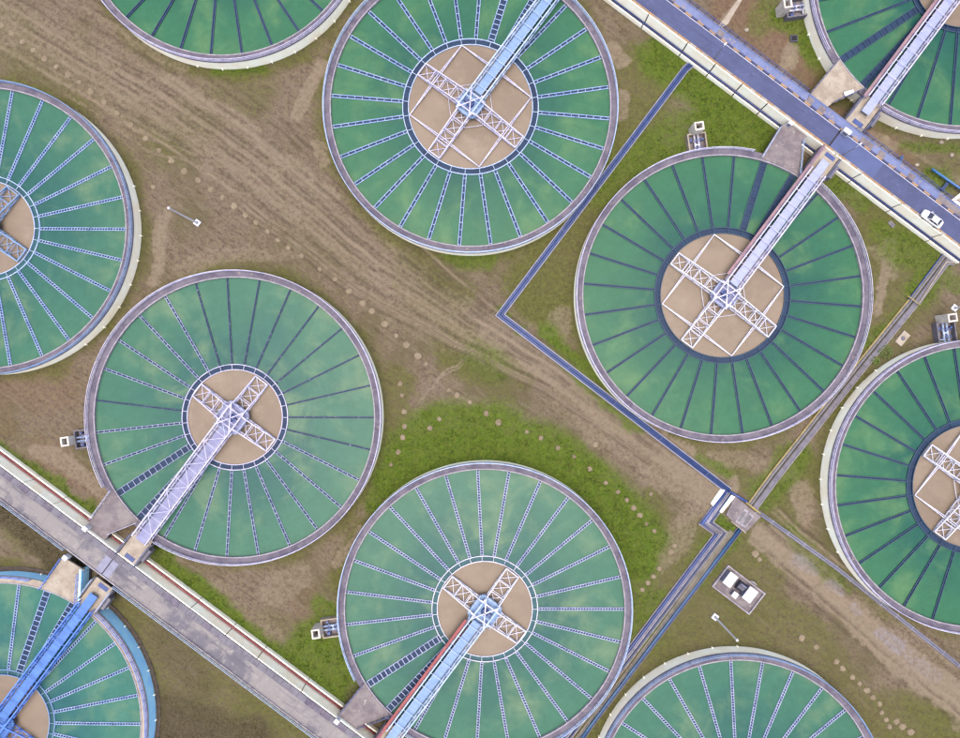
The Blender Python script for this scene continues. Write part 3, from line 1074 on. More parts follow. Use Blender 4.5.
TANK_LABEL = {
    'T1': ('round settling tank with white-edged launders and a square frame, near the top centre',),
    'T2': ('wholly visible round tank with dark navy launders beside the asphalt road',),
    'T3': ('round settling tank with thin dim launders and no square frame, left of centre',),
    'T4': ('round settling tank with white lattice launders and red strip bridge at bottom centre',),
    'T5': ('round settling tank with light blue launders, cut off by the left edge',),
    'T6': ('round settling tank with dark launders, cut off by the top left edge',),
    'T7': ('round settling tank in the top right corner across the asphalt road',),
    'T8': ('round settling tank with dark launders and wide brown centre, cut off by the right edge',),
    'T9': ('round settling tank with white lattice launders, cut off by the bottom right edge',),
    'T10': ('round settling tank with bright blue outer wall in the bottom left corner',),
}
EDGE = {'T1': 'cornflower_paint', 'T2': 'navy_teal', 'T3': 'peri_paint', 'T4': 'peri_paint', 'T5': 'cornflower_paint', 'T6': 'navy',
        'T7': 'navy_teal', 'T8': 'navy_teal', 'T9': 'peri_paint', 'T10': 'cornflower_paint'}
RAILM = {'T1': 'ice_paint', 'T2': 'lav_paint', 'T3': 'lav_paint', 'T4': 'ice_paint', 'T5': 'sky_paint', 'T6': 'lav_paint',
         'T7': 'lav_paint', 'T8': 'lav_paint', 'T9': 'sky_paint', 'T10': 'blue_paint'}
RINGE = {'T1': 'ice_paint', 'T2': 'navy_teal', 'T3': 'lav_paint', 'T4': 'white_paint', 'T5': 'ice_paint', 'T6': 'navy',
         'T7': 'navy_teal', 'T8': 'navy_teal', 'T9': 'white_paint', 'T10': 'sky_paint'}


def make_tank(t):
    tid = t['id']
    typ = t['typ']
    ri, ro = RINGS[typ]
    n = t.get('n', 28 if typ == 'A' else 27)
    light = t['light']
    lt = True if light == 'blue' else light
    root = empty('settling_tank', (t['w'][0], t['w'][1], 0), t['ang'])
    root.scale = (t.get('sc', 1.0), t.get('sc', 1.0), 1)
    tag(root, TANK_LABEL[tid][0], 'tank', 'round settling tanks')
    blue = tid == 'T10'
    link_mesh('tank_wall', cached(('wall', blue), lambda: tank_wall_mesh(blue)), root)
    wm = M['conc_cream'] if blue else M['conc_walk']
    link_mesh('walkway', cached(('walk', blue), lambda: walkway_mesh(wm)), root)
    link_mesh('inner_kerb', cached(('kerb', 0), lambda: kerb_mesh(M['conc_kerb'])), root)
    s = t['side']
    gap = (0.075, 2 * PI - 0.075 - 0.36) if s < 0 else (0.075 + 0.36, 2 * PI - 0.075)
    link_mesh('guard_rail', cached(('rail', RAILM[tid], s), lambda: ring_rail_mesh(M[RAILM[tid]], gap)), root)
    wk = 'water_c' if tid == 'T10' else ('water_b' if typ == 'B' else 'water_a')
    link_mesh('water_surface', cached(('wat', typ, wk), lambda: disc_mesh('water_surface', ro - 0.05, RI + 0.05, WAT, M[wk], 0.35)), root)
    link_mesh('feed_pool', cached(('slu', typ), lambda: disc_mesh('feed_pool', 0, ri + 0.05, WAT + 0.02, M['sludge'], 0.3)), root)
    inner = M['channel_teal'] if (lt and typ == 'B') else M['channel_dark']
    link_mesh('ring_trough', cached(('ring', typ, RINGE[tid], n), lambda: ring_trough_mesh(typ, M[RINGE[tid]], n, inner)), root)
    st = 2 * PI / n
    sty = {'T1': 'edge', 'T3': 'dim', 'T4': 'lattice', 'T5': 'lattice', 'T9': 'lattice', 'T10': 'lattice'}.get(tid, 'dark')
    la = cached(('la', typ, EDGE[tid], sty), lambda: launder_mesh(ro - 0.02, RI, False, sty, M[EDGE[tid]]))
    wem = EDGE[tid]
    wla = cached(('wla', typ, wem, sty), lambda: launder_mesh(ro - 0.02, RI, True, sty, M[wem]))
    lad = cached(('lad', typ), lambda: launder_mesh(ro - 0.02, RI, False, 'thin', M['launder_dim']))
    rj = random.Random(tid)
    for i in range(n):
        a = st * (i + 0.5)
        wide = i in ((0, 1) if s > 0 else (n - 1, n - 2))
        # only build launders that stand in or near the picture
        wx = t['w'][0] + 21 * math.cos(a + t['ang'])
        wy = t['w'][1] + 21 * math.sin(a + t['ang'])
        if abs(wx) > 110 or abs(wy) > 88:
            continue
        wa = math.degrees(a + t['ang']) % 360
        me = wla if wide else (lad if tid == 'T3' and (wa < 110 or wa > 340 or 170 < wa < 180) else la)
        o = link_mesh('wide_launder' if wide else 'launder', me, root)
        o.rotation_euler = (0, rj.uniform(-0.0008, 0.0008), a + rj.uniform(-0.004, 0.004))
    # short foot buttresses round the wall
    bm = cached(('butt', 0), lambda: (lambda q: (q.bbox(29.7, 30.05, -0.1, 0.1, -0.5, 0.45), q.mesh('buttress', M['conc_wall']))[1])(MB()))
    nb = 36
    for i in range(nb):
        a = 2 * PI * (i + 0.5) / nb
        wx = t['w'][0] + 30 * math.cos(a + t['ang'])
        wy = t['w'][1] + 30 * math.sin(a + t['ang'])
        if abs(wx) > 104 or abs(wy) > 80:
            continue
        dx, dy = math.cos(a + t['ang']), math.sin(a + t['ang'])
        if dx * wx + dy * wy > -45:      # the side facing away cannot be seen past the rim
            continue
        o = link_mesh('buttress', bm, root)
        o.rotation_euler = (0, 0, a)
    return root


for t in TANKS:
    make_tank(t)
# open drain round the blue tank
t10 = TANKS[-1]
mb = MB()
mb.lathe([(29.95, -0.4), (29.95, 0.03), (30.55, 0.03), (30.55, 0.14), (30.8, 0.14), (30.8, -0.4)], 160)
o = mb.build('ring_drain', surf('dark_drain_soil', lin(120, 106, 94, K), lin(92, 80, 74, K), 0.8, 0.95, c3=lin(150, 136, 120, K), s3=1.2, lo3=0.58, hi3=0.7))
o.location = (t10['w'][0], t10['w'][1], 0)
tag(o, 'dark curved drain at the foot of the bright blue tank wall', 'drain')

# ------------------------------------------------------------------ bridges and scrapers
BR = {
    'T1': dict(deck='sky_paint', truss='ice_paint', plat='sky_paint', arm='lav_paint', tray=None, roof=True,
               lab='sky blue access bridge running off the top edge', arms=True),
    'T2': dict(deck='deck_lav', truss='lav_paint', plat='deck_mauve', arm='white_paint', tray='pink_paint', roof=True,
               lab='pale lavender access bridge with pinkish side strip beside the asphalt road'),
    'T3': dict(deck='deck_mauve', truss='lav_paint', plat='deck_mauve', arm='lav_paint', tray=None, roof=False,
               lab='mauve access bridge with open truss top left of centre'),
    'T4': dict(deck='sky_paint', truss='ice_paint', plat='sky_paint', arm='white_paint', tray='red_paint', roof=True,
               lab='light blue access bridge with a red strip at bottom centre'),
    'T5': dict(deck='sky_paint', truss='sky_paint', plat='sky_paint', arm='sky_paint', tray=None, roof=True, lab=None),
    'T7': dict(deck='deck_lav', truss='lav_paint', plat='deck_mauve', arm='white_paint', tray='pink_paint', roof=True,
               lab='pale access bridge in the top right corner beyond the asphalt road'),
    'T8': dict(deck='deck_lav', truss='lav_paint', plat='deck_mauve', arm='white_paint', tray=None, roof=True, lab=None),
    'T10': dict(deck='deck_blue', truss='blue_paint', plat='deck_blue', arm='blue_paint', tray=None, roof=True,
                lab='bright blue access bridge in the bottom left corner'),
}
HW = 1.62                      # half width of the truss
ZB, ZT = 3.75, 5.5             # bottom and top chord


def side_truss_mesh(m, x0, x1):
    mb = MB()
    mb.bar((x0, 0, ZB), (x1, 0, ZB), 0.2)
    mb.bar((x0, 0, ZT), (x1, 0, ZT), 0.24)
    n = int(round((x1 - x0) / 1.9))
    for i in range(n + 1):
        x = x0 + (x1 - x0) * i / n
        mb.bar((x, 0, ZB), (x, 0, ZT), 0.12)
        if i < n:
            xn = x0 + (x1 - x0) * (i + 1) / n
            if i % 2:
                mb.bar((x, 0, ZB), (xn, 0, ZT), 0.1)
            else:
                mb.bar((x, 0, ZT), (xn, 0, ZB), 0.1)
    return mb.mesh('side_truss', m)


def arm_mesh(m, r1, hw, typ):
    """box truss, deep at the hub and shallow at the tip, along +X"""
    mb = MB()
    x0 = 1.6
    z0b, z0t = WAT + 0.55, 5.3
    z1b, z1t = WAT + 0.35, WAT + 0.75
    n = 3 if typ == 'B' else 4

    def pt(f, s, top):
        x = x0 + (r1 - x0) * f
        z = (z0t + (z1t - z0t) * f) if top else (z0b + (z1b - z0b) * f)
        return (x, s * hw, z)
    for s in (-1, 1):
        mb.bar(pt(0, s, 1), pt(1, s, 1), 0.2)
        mb.bar(pt(0, s, 0), pt(1, s, 0), 0.18)
        for i in range(n + 1):
            f = i / n
            mb.bar(pt(f, s, 0), pt(f, s, 1), 0.1)
            if i < n:
                g = (i + 1) / n
                mb.bar(pt(f, s, 1), pt(g, s, 0), 0.09)
    for i in range(n + 1):
        f = i / n
        mb.bar(pt(f, -1, 1), pt(f, 1, 1), 0.13 if i < n else 0.2)
        mb.bar(pt(f, -1, 0), pt(f, 1, 0), 0.1)
        if i < n:
            g = (i + 1) / n
            mb.bar(pt(f, -1, 0), pt(g, 1, 0), 0.11)
            mb.bar(pt(f, 1, 0), pt(g, -1, 0), 0.11)
    return mb.mesh('rake_arm', m)


def make_bridge(t):
    b = BR[t['id']]
    root = empty('access_bridge', (t['w'][0], t['w'][1], 0), t['ang'])
    root.scale = (t.get('sc', 1.0), 1, 1)
    tag(root, b['lab'], 'bridge', 'access bridges')
    s = t['side']
    x0, x1 = -1.4, RO + 0.6
    tm = M[b['truss']]
    me = cached(('truss', b['truss']), lambda: side_truss_mesh(tm, x0, x1))
    for q in (-1, 1):
        o = link_mesh('side_truss', me, root)
        o.location = (0, q * HW, 0)
    # floor beams and deck plates
    dz = 5.05 if b['roof'] else 4.25
    dw = 0.88 if b['roof'] else 1.05
    end = RO + (3.4 if b['roof'] else 1.2)
    x = 2.4
    L = 3.05
    while x < end - 0.2:
        e = min(x + L, end)
        mb = MB(); mb.bbox(x + 0.008, e - 0.008, -dw, dw, dz - 0.08, dz, 0.01)
        mb.build('deck_plate', M[b['deck']], root)
        x += L
    mb = MB()
    n = 16
    for i in range(n + 1):
        xx = x0 + 0.1 + (x1 - x0 - 0.2) * i / n
        mb.bar((xx, -HW, ZB - 0.02), (xx, HW, ZB - 0.02), 0.14)
        if i < n:
            xn = x0 + 0.1 + (x1 - x0 - 0.2) * (i + 1) / n
            mb.bar((xx, -HW if i % 2 else HW, ZB), (xn, HW if i % 2 else -HW, ZB), 0.09)
        if b['roof'] and xx > 1.5:
            for q in (-0.6, 0.6):
                mb.bar((xx, q, ZB), (xx, q, dz - 0.07), 0.1)
    for q in (-0.75, 0.75):
        mb.bar((2.0, q, dz - 0.18), (end - 0.1, q, dz - 0.18), 0.14)
    if b['roof']:
        for q in (-0.6, 0.6):
            mb.bar((end - 0.4, q, RZ), (end - 0.4, q, dz - 0.07), 0.12)
    mb.build('floor_frame', M['navy'] if b['deck'] != 'deck_blue' else M['pipe_blue'], root)
    # struts over the top
    step = 3.05
    xx = x0 + 2.0
    k = 0
    while xx < x1:
        mb = MB(); mb.bar((xx, -HW, ZT + 0.05), (xx, HW, ZT + 0.05), 0.085)
        mb.build('top_strut', tm, root)
        xx += step
        k += 1
    if not b['roof']:
        mb = MB()
        xx = x0 + 2.0
        k = 0
        while xx < x1 - step:
            mb.bar((xx, HW if k % 2 else -HW, ZT + 0.02), (xx + step, -HW if k % 2 else HW, ZT + 0.02), 0.1)
            xx += step
            k += 1
        mb.build('top_bracing', tm, root)
    # hand rails on the deck
    mb = MB()
    for q in (-1, 1):
        rail_line(mb, [(2.4, q * (dw + 0.12), dz - 0.1), (x1, q * (dw + 0.12), dz - 0.1)], h=1.0, step=1.0, t=0.05, rails=(1.0, 0.5))
    mb.build('hand_rail', tm, root)
    if b['tray']:
        mb = MB()
        ex = RO + 5.6 if t['id'] in ('T2', 'T4') else RO + 1.0
        ya, yb = sorted((s * (HW + 0.24), s * (HW + 0.78)))
        mb.box(3.4, ex, ya, yb, 5.0, 5.1)
        mb.box(3.4, ex, ya - 0.04, ya, 5.0, 5.2)
        mb.box(3.4, ex, yb, yb + 0.04, 5.0, 5.2)
        mb.build('cable_tray', M[b['tray']], root)
        mb = MB()
        x = 3.6
        while x < min(ex, x1):
            mb.bar((x, s * HW, 4.95), (x, s * (HW + 0.8), 4.95), 0.08)
            x += 2.0
        mb.build('tray_bracket', M['navy'], root)
    # landing on the road side
    mb = MB()
    mb.bbox(RO - 0.3, RO + 6.0, -2.05, 2.05, 3.72, RZ + 0.02, 0.03)
    mb.build('landing', M['conc_cream'], root)
    mb = MB()
    for q in (-1, 1):
        mb.box(RO + 0.4, RO + 5.9, q * 2.25 - 0.1, q * 2.25 + 0.1, 2.4, RZ + 0.25)
        mb.box(RO + 2.6, RO + 3.2, q * 1.6 - 0.25, q * 1.6 + 0.25, -0.5, 3.72)
    mb.box(RO + 0.1, RO + 0.5, -2.0, 2.0, -0.5, 3.72)
    mb.build('landing_support', M['conc_lav'], root)
    mb = MB(); mb.bbox(RO + 4.7, RO + 5.6, -0.3 * s - 1.1, -0.3 * s + 1.1, RZ, RZ + 0.09, 0.02)
    mb.build('hatch_cover', M['pipe_blue'], root)
    mb = MB()
    for q in (-1, 1):
        rail_line(mb, [(RO + 0.9, q * 2.25, RZ + 0.25), (RO + 5.7, q * 2.25, RZ + 0.25)], t=0.07)
    mb.build('landing_rail', M['pipe_blue'] if b['deck'] != 'deck_blue' else M['ice_paint'], root)
    # cabinet hanging on the landing
    mb = MB(); mb.bbox(RO + 1.5, RO + 4.2, -s * 3.1, -s * 2.45, 2.6, 4.3) if False else mb.bbox(RO + 1.5, RO + 4.2, min(-s * 3.1, -s * 2.45), max(-s * 3.1, -s * 2.45), 2.6, 4.3)
    mb.build('cable_box', M['conc_lav'], root)
    return root


def make_scraper(t):
    b = BR[t['id']]
    typ = 'B' if t['typ'] == 'C' else t['typ']
    ri, ro = RINGS[typ]
    lab = {'T1': 'white cross-shaped rake with square tie frame at the top centre tank',
           'T2': 'white cross-shaped rake with square tie frame in the tank beside the asphalt road',
           'T3': 'lavender cross-shaped rake in the brown pool left of centre',
           'T4': 'white cross-shaped rake with light blue hub at the bottom centre tank',
           'T5': 'light blue rake cut off by the left edge',
           'T7': 'rake in the brown pool at the top right corner',
           'T8': 'white rake with square tie frame cut off by the right edge',
           'T10': 'bright blue rake in the bottom left corner'}[t['id']]
    root = empty('tank_rake', (t['w'][0], t['w'][1], 0), t['ang'])
    tag(root, lab, 'rake', 'rotating tank rakes')
    am = M[b['arm']]
    hw = 1.5 if typ == 'B' else 1.38
    r1 = math.sqrt((ri - 0.15) ** 2 - hw ** 2)
    me = cached(('arm', typ, b['arm']), lambda: arm_mesh(am, r1, hw, typ))
    for k in (1, 2, 3):
        o = link_mesh('rake_arm', me, root)
        o.rotation_euler = (0, 0, k * PI / 2)
    # hub: pier, notched platform, drive
    mb = MB()
    mb.lathe([(0.0, 0.2), (1.5, 0.2), (1.5, 3.9), (0.0, 3.9)], 24, closed_profile=False)
    mb.build('pier', M['conc_lav'], root)
    g = 2.75 if typ == 'B' else 2.45
    n1 = 0.62
    poly = []
    for q in range(4):
        a = q * PI / 2
        c, s_ = math.cos(a), math.sin(a)
        for (x, y) in ((g, -g + n1), (g, g - n1), (g - n1 * 0.5, g - n1), (g - n1 * 0.5, g - n1 * 0.5), (g - n1, g - n1 * 0.5), (g - n1, g)):
            poly.append((x * c - y * s_, x * s_ + y * c))
    mb = MB(); mb.prism(poly, 4.05, 4.2)
    mb.build('hub_platform', M[b['plat']], root)
    mb = MB()
    for q in range(4):
        a = q * PI / 2
        c, s_ = math.cos(a), math.sin(a)
        f = lambda x, y, z: (x * c - y * s_, x * s_ + y * c, z)
        rail_line(mb, [f(g - 0.06, -g + n1, 4.2), f(g - 0.06, g - n1, 4.2)], t=0.06, step=1.2, rails=(1.0, 0.5))
    mb.build('hub_rail', M['ice_paint'] if b['deck'] != 'deck_blue' else M['blue_paint'], root)
    mb = MB()
    mb.lathe([(0.0, 4.9), (0.55, 4.9), (0.75, 4.75), (0.75, 4.2), (0.0, 4.2)], 20, closed_profile=False)
    mb.bbox(-0.35, 0.35, 0.7, 1.5, 4.2, 4.85)
    mb.bbox(-1.5, -0.8, -0.4, 0.4, 4.2, 4.7)
    mb.build('drive_unit', M['pipe_blue'], root)
    # overhead cross of chords between bridge and far arm
    mb = MB()
    for q in (-1, 1):
        mb.bar((-2.6, q * HW, 5.45), (2.6, -q * HW, 5.45), 0.2)
        mb.bar((-2.2, q * HW, 5.3), (0.3, q * HW, 5.5), 0.22)
        mb.bar((q * HW, -2.2, 5.3), (q * HW, 2.2, 5.3), 0.2)
    for (x, y) in ((-HW, -HW), (HW, -HW), (-HW, HW), (HW, HW)):
        mb.bar((x, y, 4.2), (x, y, 5.5), 0.12)
    mb.build('top_cross', am, root)
    if typ == 'A':
        # square of double tie rods whose corners touch the ring
        rr = ri - 0.12
        cor = [(rr * math.cos(PI / 4 + k * PI / 2), rr * math.sin(PI / 4 + k * PI / 2)) for k in range(4)]
        for k in range(4):
            a, c2 = cor[k], cor[(k + 1) % 4]
            mid = ((a[0] + c2[0]) / 2, (a[1] + c2[1]) / 2)
            nn = Vector((mid[0], mid[1], 0)).normalized()
            mb = MB()
            for q in (-1, 1):
                m1 = Vector((mid[0], mid[1], WAT + 0.9)) + nn * (0.22 * q)
                mb.bar((a[0], a[1], WAT + 0.45), m1, 0.15)
                mb.bar(m1, (c2[0], c2[1], WAT + 0.45), 0.15)
            mb.build('tie_rod', am, root)
        mb = MB()
        r8 = 4.6
        p8 = [(r8 * math.cos(PI / 8 + k * PI / 4), r8 * math.sin(PI / 8 + k * PI / 4), WAT + 0.6) for k in range(8)]
        for k in range(8):
            mb.bar(p8[k], p8[(k + 1) % 8], 0.09)
        mb.build('tie_ring', am, root)
    return root


for t in TANKS:
    if t['id'] in BR:
        if BR[t['id']]['lab']:
            make_bridge(t)
        make_scraper(t)


# ------------------------------------------------------------------ platforms between road and tank
def arc_pts(t, a_from, a_to, n=6, r=RO - 0.5):
    return [(t['w'][0] + r * math.cos(a_from + (a_to - a_from) * i / n), t['w'][1] + r * math.sin(a_from + (a_to - a_from) * i / n)) for i in range(n + 1)]


TD = {t['id']: t for t in TANKS}


def platform(tid, px, label, m, rail_m, rail_edges, box_px=None):
    """px: photo points (first and last lie on the tank rim), slab at the rim level"""
    t = TD[tid]
    zt = RIM + 0.14
    pts = [W(x, y, zt)[:2] for x, y in px]

    def ang(p):
        return math.atan2(p[1] - t['w'][1], p[0] - t['w'][0])
    a0, a1 = ang(pts[-1]), ang(pts[0])
    while a1 - a0 > PI:
        a1 -= 2 * PI
    while a1 - a0 < -PI:
        a1 += 2 * PI
    ra = (RI + 0.27) * t.get('sc', 1.0)
    pts[0] = (t['w'][0] + ra * math.cos(a1), t['w'][1] + ra * math.sin(a1))
    pts[-1] = (t['w'][0] + ra * math.cos(a0), t['w'][1] + ra * math.sin(a0))
    poly = pts + arc_pts(t, a0, a1, 6, ra)[1:-1]
    root = empty('platform', (0, 0, 0))
    tag(root, label, 'platform', 'concrete platforms between road and tank')
    mb = MB(); mb.prism(poly, RIM - 0.02 - 0.3, zt)
    mb.build('slab', m, root)
    cx = sum(p[0] for p in pts) / len(pts)
    cy = sum(p[1] for p in pts) / len(pts)
    for i in range(1, len(pts) - 1):
        px_, py_ = pts[i][0] * 0.8 + cx * 0.2, pts[i][1] * 0.8 + cy * 0.2
        mb = MB(); mb.box(px_ - 0.25, px_ + 0.25, py_ - 0.25, py_ + 0.25, -0.5, RIM - 0.3)
        mb.build('column', M['conc_lav'], root)
    for (i, j) in rail_edges:
        mb = MB()
        a = Vector((pts[i][0] * 0.985 + cx * 0.015, pts[i][1] * 0.985 + cy * 0.015, zt))
        c = Vector((pts[j][0] * 0.985 + cx * 0.015, pts[j][1] * 0.985 + cy * 0.015, zt))
        rail_line(mb, [a, c], t=0.075, step=1.3)
        mb.build('guard_rail', rail_m, root)
    return root


platform('T2', [(762, 152), (779, 128), (788, 121), (808, 136), (802, 141), (801.5, 171)],
         'mauve-grey concrete platform between the asphalt road and the whole dark tank', M['conc_grey'], M['ice_paint'], [(0, 1), (4, 5)])
platform('T7', [(863, 91), (832, 103.5), (826, 108), (806, 98), (837, 60)],
         'pale cream concrete platform at the top right tank', M['conc_cream'], M['pipe_blue'], [(0, 1), (3, 4)])
platform('T3', [(137.5, 523.5), (110, 533.5), (103.5, 542), (85, 528), (92, 518), (110, 491)],
         'weathered concrete platform at the tank left of centre', M['conc_grey'], M['lav_paint'], [(0, 1), (4, 5)])
platform('T4', [(388.5, 716.5), (358, 726.5), (355, 733), (334, 718), (341, 711), (359, 685.5)],
         'weathered concrete platform at the bottom centre tank', M['conc_grey'], M['pipe_blue'], [(0, 1), (4, 5)])
platform('T10', [(43, 583), (63, 557), (84, 570), (80, 573), (79, 602.5)],
         'clean cream platform with bright blue side at the blue walled tank', M['conc_cream'], M['blue_paint'], [(0, 1), (3, 4)])


def upright_box(name, px, z0, sx, sy, h, m, label, cat, rz=AX - PI / 2, group=None, lid=None):
    w = W(px[0], px[1], z0 + h)
    root = empty(name, (w[0], w[1], z0), rz)
    tag(root, label, cat, group)
    mb = MB(); mb.bbox(-sx / 2, sx / 2, -sy / 2, sy / 2, 0, h - 0.08, 0.02)
    mb.build('body', m, root)
    mb = MB(); mb.bbox(-sx / 2 - 0.05, sx / 2 + 0.05, -sy / 2 - 0.05, sy / 2 + 0.05, h - 0.08, h, 0.03)
    mb.build('lid', lid or m, root)
    mb = MB(); mb.box(-sx * 0.35, sx * 0.35, -sy / 2 - 0.02, -sy / 2 + 0.02, h * 0.15, h * 0.8)
    mb.build('door', M['cab_grey'], root)
    return root


upright_box('control_cabinet', (791.5, 122.5), RIM + 0.14, 0.9, 0.7, 1.5, M['roof_white'], 'small white control cabinet on the mauve-grey platform by the asphalt road', 'cabinet', group='white control cabinets')
upright_box('control_cabinet', (848, 131), RZ + 0.14, 1.5, 0.8, 1.4, M['roof_white'], 'white control cabinet on the pavement at the top right bridge', 'cabinet', group='white control cabinets')
upright_box('control_cabinet', (84.5, 529), RIM + 0.14, 0.9, 0.8, 1.6, M['roof_white'], 'white control cabinet on the weathered platform left of centre', 'cabinet', group='white control cabinets')
upright_box('control_cabinet', (336.5, 722), RIM + 0.14, 0.9, 0.8, 1.6, M['roof_white'], 'white control cabinet on the platform of the bottom centre tank', 'cabinet', group='white control cabinets')
upright_box('control_cabinet', (64.5, 558), RIM + 0.14, 0.9, 0.8, 1.5, M['roof_white'], 'white control cabinet on the cream platform of the blue walled tank', 'cabinet', group='white control cabinets')
# long white box lying on the cream platform
w = W(849, 93, RIM + 0.5)
o = empty('white_locker', (w[0], w[1], RIM + 0.14), math.atan2(0.28, 1))
tag(o, 'low white locker lying on the cream platform at the top right tank', 'locker')
mb = MB(); mb.bbox(-0.95, 0.95, -0.4, 0.4, 0, 0.34); mb.build('body', M['cab_grey'], o)
mb = MB(); mb.bbox(-1.0, 1.0, -0.44, 0.44, 0.34, 0.42, 0.03); mb.build('lid', M['roof_white'], o)
# blue side plate of the blue tank platform
w0, w1 = W(82.5, 569, RIM), W(81, 603, RIM)
mb = MB()
mb.box(0, 0.5, -1, 1, 0, 1)
mb = MB()
a, b2 = Vector((w0[0], w0[1], 0)), Vector((w1[0], w1[1], 0))
n_ = (b2 - a).normalized(); s_ = Vector((n_.y, -n_.x, 0)) * -0.35
mb.prism([tuple((a + s_ * 0.2)[:2]), tuple((b2 + s_ * 0.2)[:2]), tuple((b2 - s_)[:2]), tuple((a - s_)[:2])], 1.0, RIM + 0.5)
o = mb.build('channel_wall', M['blue_wall'])
mb2 = MB(); mb2.prism([tuple((a + s_ * 0.1)[:2]), tuple((b2 + s_ * 0.1)[:2]), tuple((b2 - s_ * .8)[:2]), tuple((a - s_ * .8)[:2])], -0.4, 1.0)
mb2.build('footing', M['conc_lav'], o)
tag(o, 'bright blue upright wall between cream platform and blue bridge', 'wall')

# ------------------------------------------------------------------ valve chambers at the tanks
CH = [('T2', AX + PI / 4, 'grey valve chamber with white pipes in the green grass by the asphalt road', 'conc_cream', 'white_paint'),
      ('T3', AX + PI - PI / 4, 'valve chamber with pale pipes on bare soil at the left edge of the dim tank', 'conc_lav', 'ice_paint'),
      ('T4', AX + PI - PI / 4, 'valve chamber with blue and white pipes beside the bottom centre tank', 'conc_cream', 'ice_paint'),
      ('T7', AX + PI - PI / 4, 'valve chamber with white pipes beside the top right tank', 'conc_lav', 'white_paint'),
      ('T8', AX + PI / 4, 'valve chamber with blue and white pipes at the right edge', 'conc_lav', 'ice_paint')]
for tid, ang, lab, wm, pm in CH:
    t = TD[tid]
    root = empty('valve_chamber', (t['w'][0] + 29.6 * t.get('sc', 1.0) * math.cos(ang), t['w'][1] + 29.6 * t.get('sc', 1.0) * math.sin(ang), 0), ang)
    tag(root, lab, 'valve chamber', 'valve chambers at the tank walls')
    L, hw, h = 4.3, 1.95, 1.5
    mb = MB()
    mb.bbox(0.1, L, -hw, -hw + 0.28, -0.5, h); mb.bbox(0.1, L, hw - 0.28, hw, -0.5, h)
    mb.bbox(L - 0.28, L, -hw + 0.28, hw - 0.28, -0.5, h)
    mb.build('chamber_wall', M[wm], root)
    mb = MB(); mb.box(0.1, L - 0.28, -hw + 0.28, hw - 0.28, -0.3, 0.25)
    mb.build('chamber_floor', M['conc_grey'], root)
    # hollow shaft at the outer end
    mb = MB()
    x0_, x1_, y_ = L - 0.2, L + 1.5, 0.95
    for (a0, a1, c0, c1) in ((x0_, x1_, -y_, -y_ + 0.3), (x0_, x1_, y_ - 0.3, y_), (x0_, x0_ + 0.35, -y_ + 0.3, y_ - 0.3), (x1_ - 0.3, x1_, -y_ + 0.3, y_ - 0.3)):
        mb.box(a0, a1, c0, c1, -0.5, 3.6)
    mb.build('shaft', M['conc_shaft'], root)
    mb = MB(); mb.box(x0_ + 0.35, x1_ - 0.3, -y_ + 0.3, y_ - 0.3, -0.3, 1.6)
    mb.build('shaft_water', M['dark'], root)
    for q in (-0.42, 0.42):
        mb = MB(); mb.tube([(0.0, q, 1.0), (L - 0.1, q * 0.9, 1.0)], 0.2, 10)
        p = mb.build('pipe', M[pm], root, True)
        for xv in (1.2, 2.7):
            mb = MB(); mb.tube([(xv - 0.14, q, 1.0), (xv + 0.14, q, 1.0)], 0.32, 12)
            mb.bar((xv, q, 1.0), (xv, q, 1.75), 0.1)
            mb.build('flange', M[pm], p)
            mb = MB()
            mb.tube([(xv + 0.3 * math.cos(2 * PI * i / 10), q + 0.3 * math.sin(2 * PI * i / 10), 1.78) for i in range(11)], 0.05, 6)
            mb.bar((xv - 0.3, q, 1.78), (xv + 0.3, q, 1.78), 0.06)
            mb.build('hand_wheel', M['pipe_blue'], p)
    mb = MB(); mb.tube([(2.0, -0.42, 1.0), (2.0, 0.42, 1.0)], 0.17, 10); mb.tube([(0.7, 0.42, 1.0), (0.7, 1.5, 0.9)], 0.15, 8)
    mb.build('cross_pipe', M[pm], root, True)
    mb = MB(); mb.bbox(2.7, 3.4, 0.95, 1.5, 0.25, 1.1); mb.tube([(3.0, -1.2, 0.25), (3.0, -1.2, 1.2)], 0.25, 10)
    mb.build('actuator', M['pipe_blue'], root)


# ------------------------------------------------------------------ pipelines and trenches on the ground
def offset_line(pts, d):
    out = []
    n = len(pts)
    for i in range(n):
        p = Vector(pts[i][:2])
        dirs = []
        if i > 0:
            dirs.append((p - Vector(pts[i - 1][:2])).normalized())
        if i < n - 1:
            dirs.append((Vector(pts[i + 1][:2]) - p).normalized())
        dv = sum(dirs, Vector((0, 0)))
        dv.normalize()
        nn = Vector((dv.y, -dv.x))
        k = 1.0 / max(0.4, dv.dot(dirs[0]))
        out.append((p.x + nn.x * d * k, p.y + nn.y * d * k))
    return out


def strip(mb, pts, o0, o1, z0, z1):
    a, b3 = offset_line(pts, o0), offset_line(pts, o1)
    n = len(pts)
    base = len(mb.v)
    for i in range(n):
        mb.v += [(a[i][0], a[i][1], z0), (b3[i][0], b3[i][1], z0), (b3[i][0], b3[i][1], z1), (a[i][0], a[i][1], z1)]
    for i in range(n - 1):
        p, q = base + i * 4, base + (i + 1) * 4
        for j in range(4):
            k2 = (j + 1) % 4
            mb.face((p + j, q + j, q + k2, p + k2))
    mb.face((base, base + 1, base + 2, base + 3))
    e = base + (n - 1) * 4
    mb.face((e + 3, e + 2, e + 1, e))


def pipe_on(mb, pts, off, r, z, n=8):
    mb.tube([(x, y, z) for x, y in offset_line(pts, off)], r, n)


def G(*pts):
    return [W(x, y, 0.3)[:2] for x, y in pts]


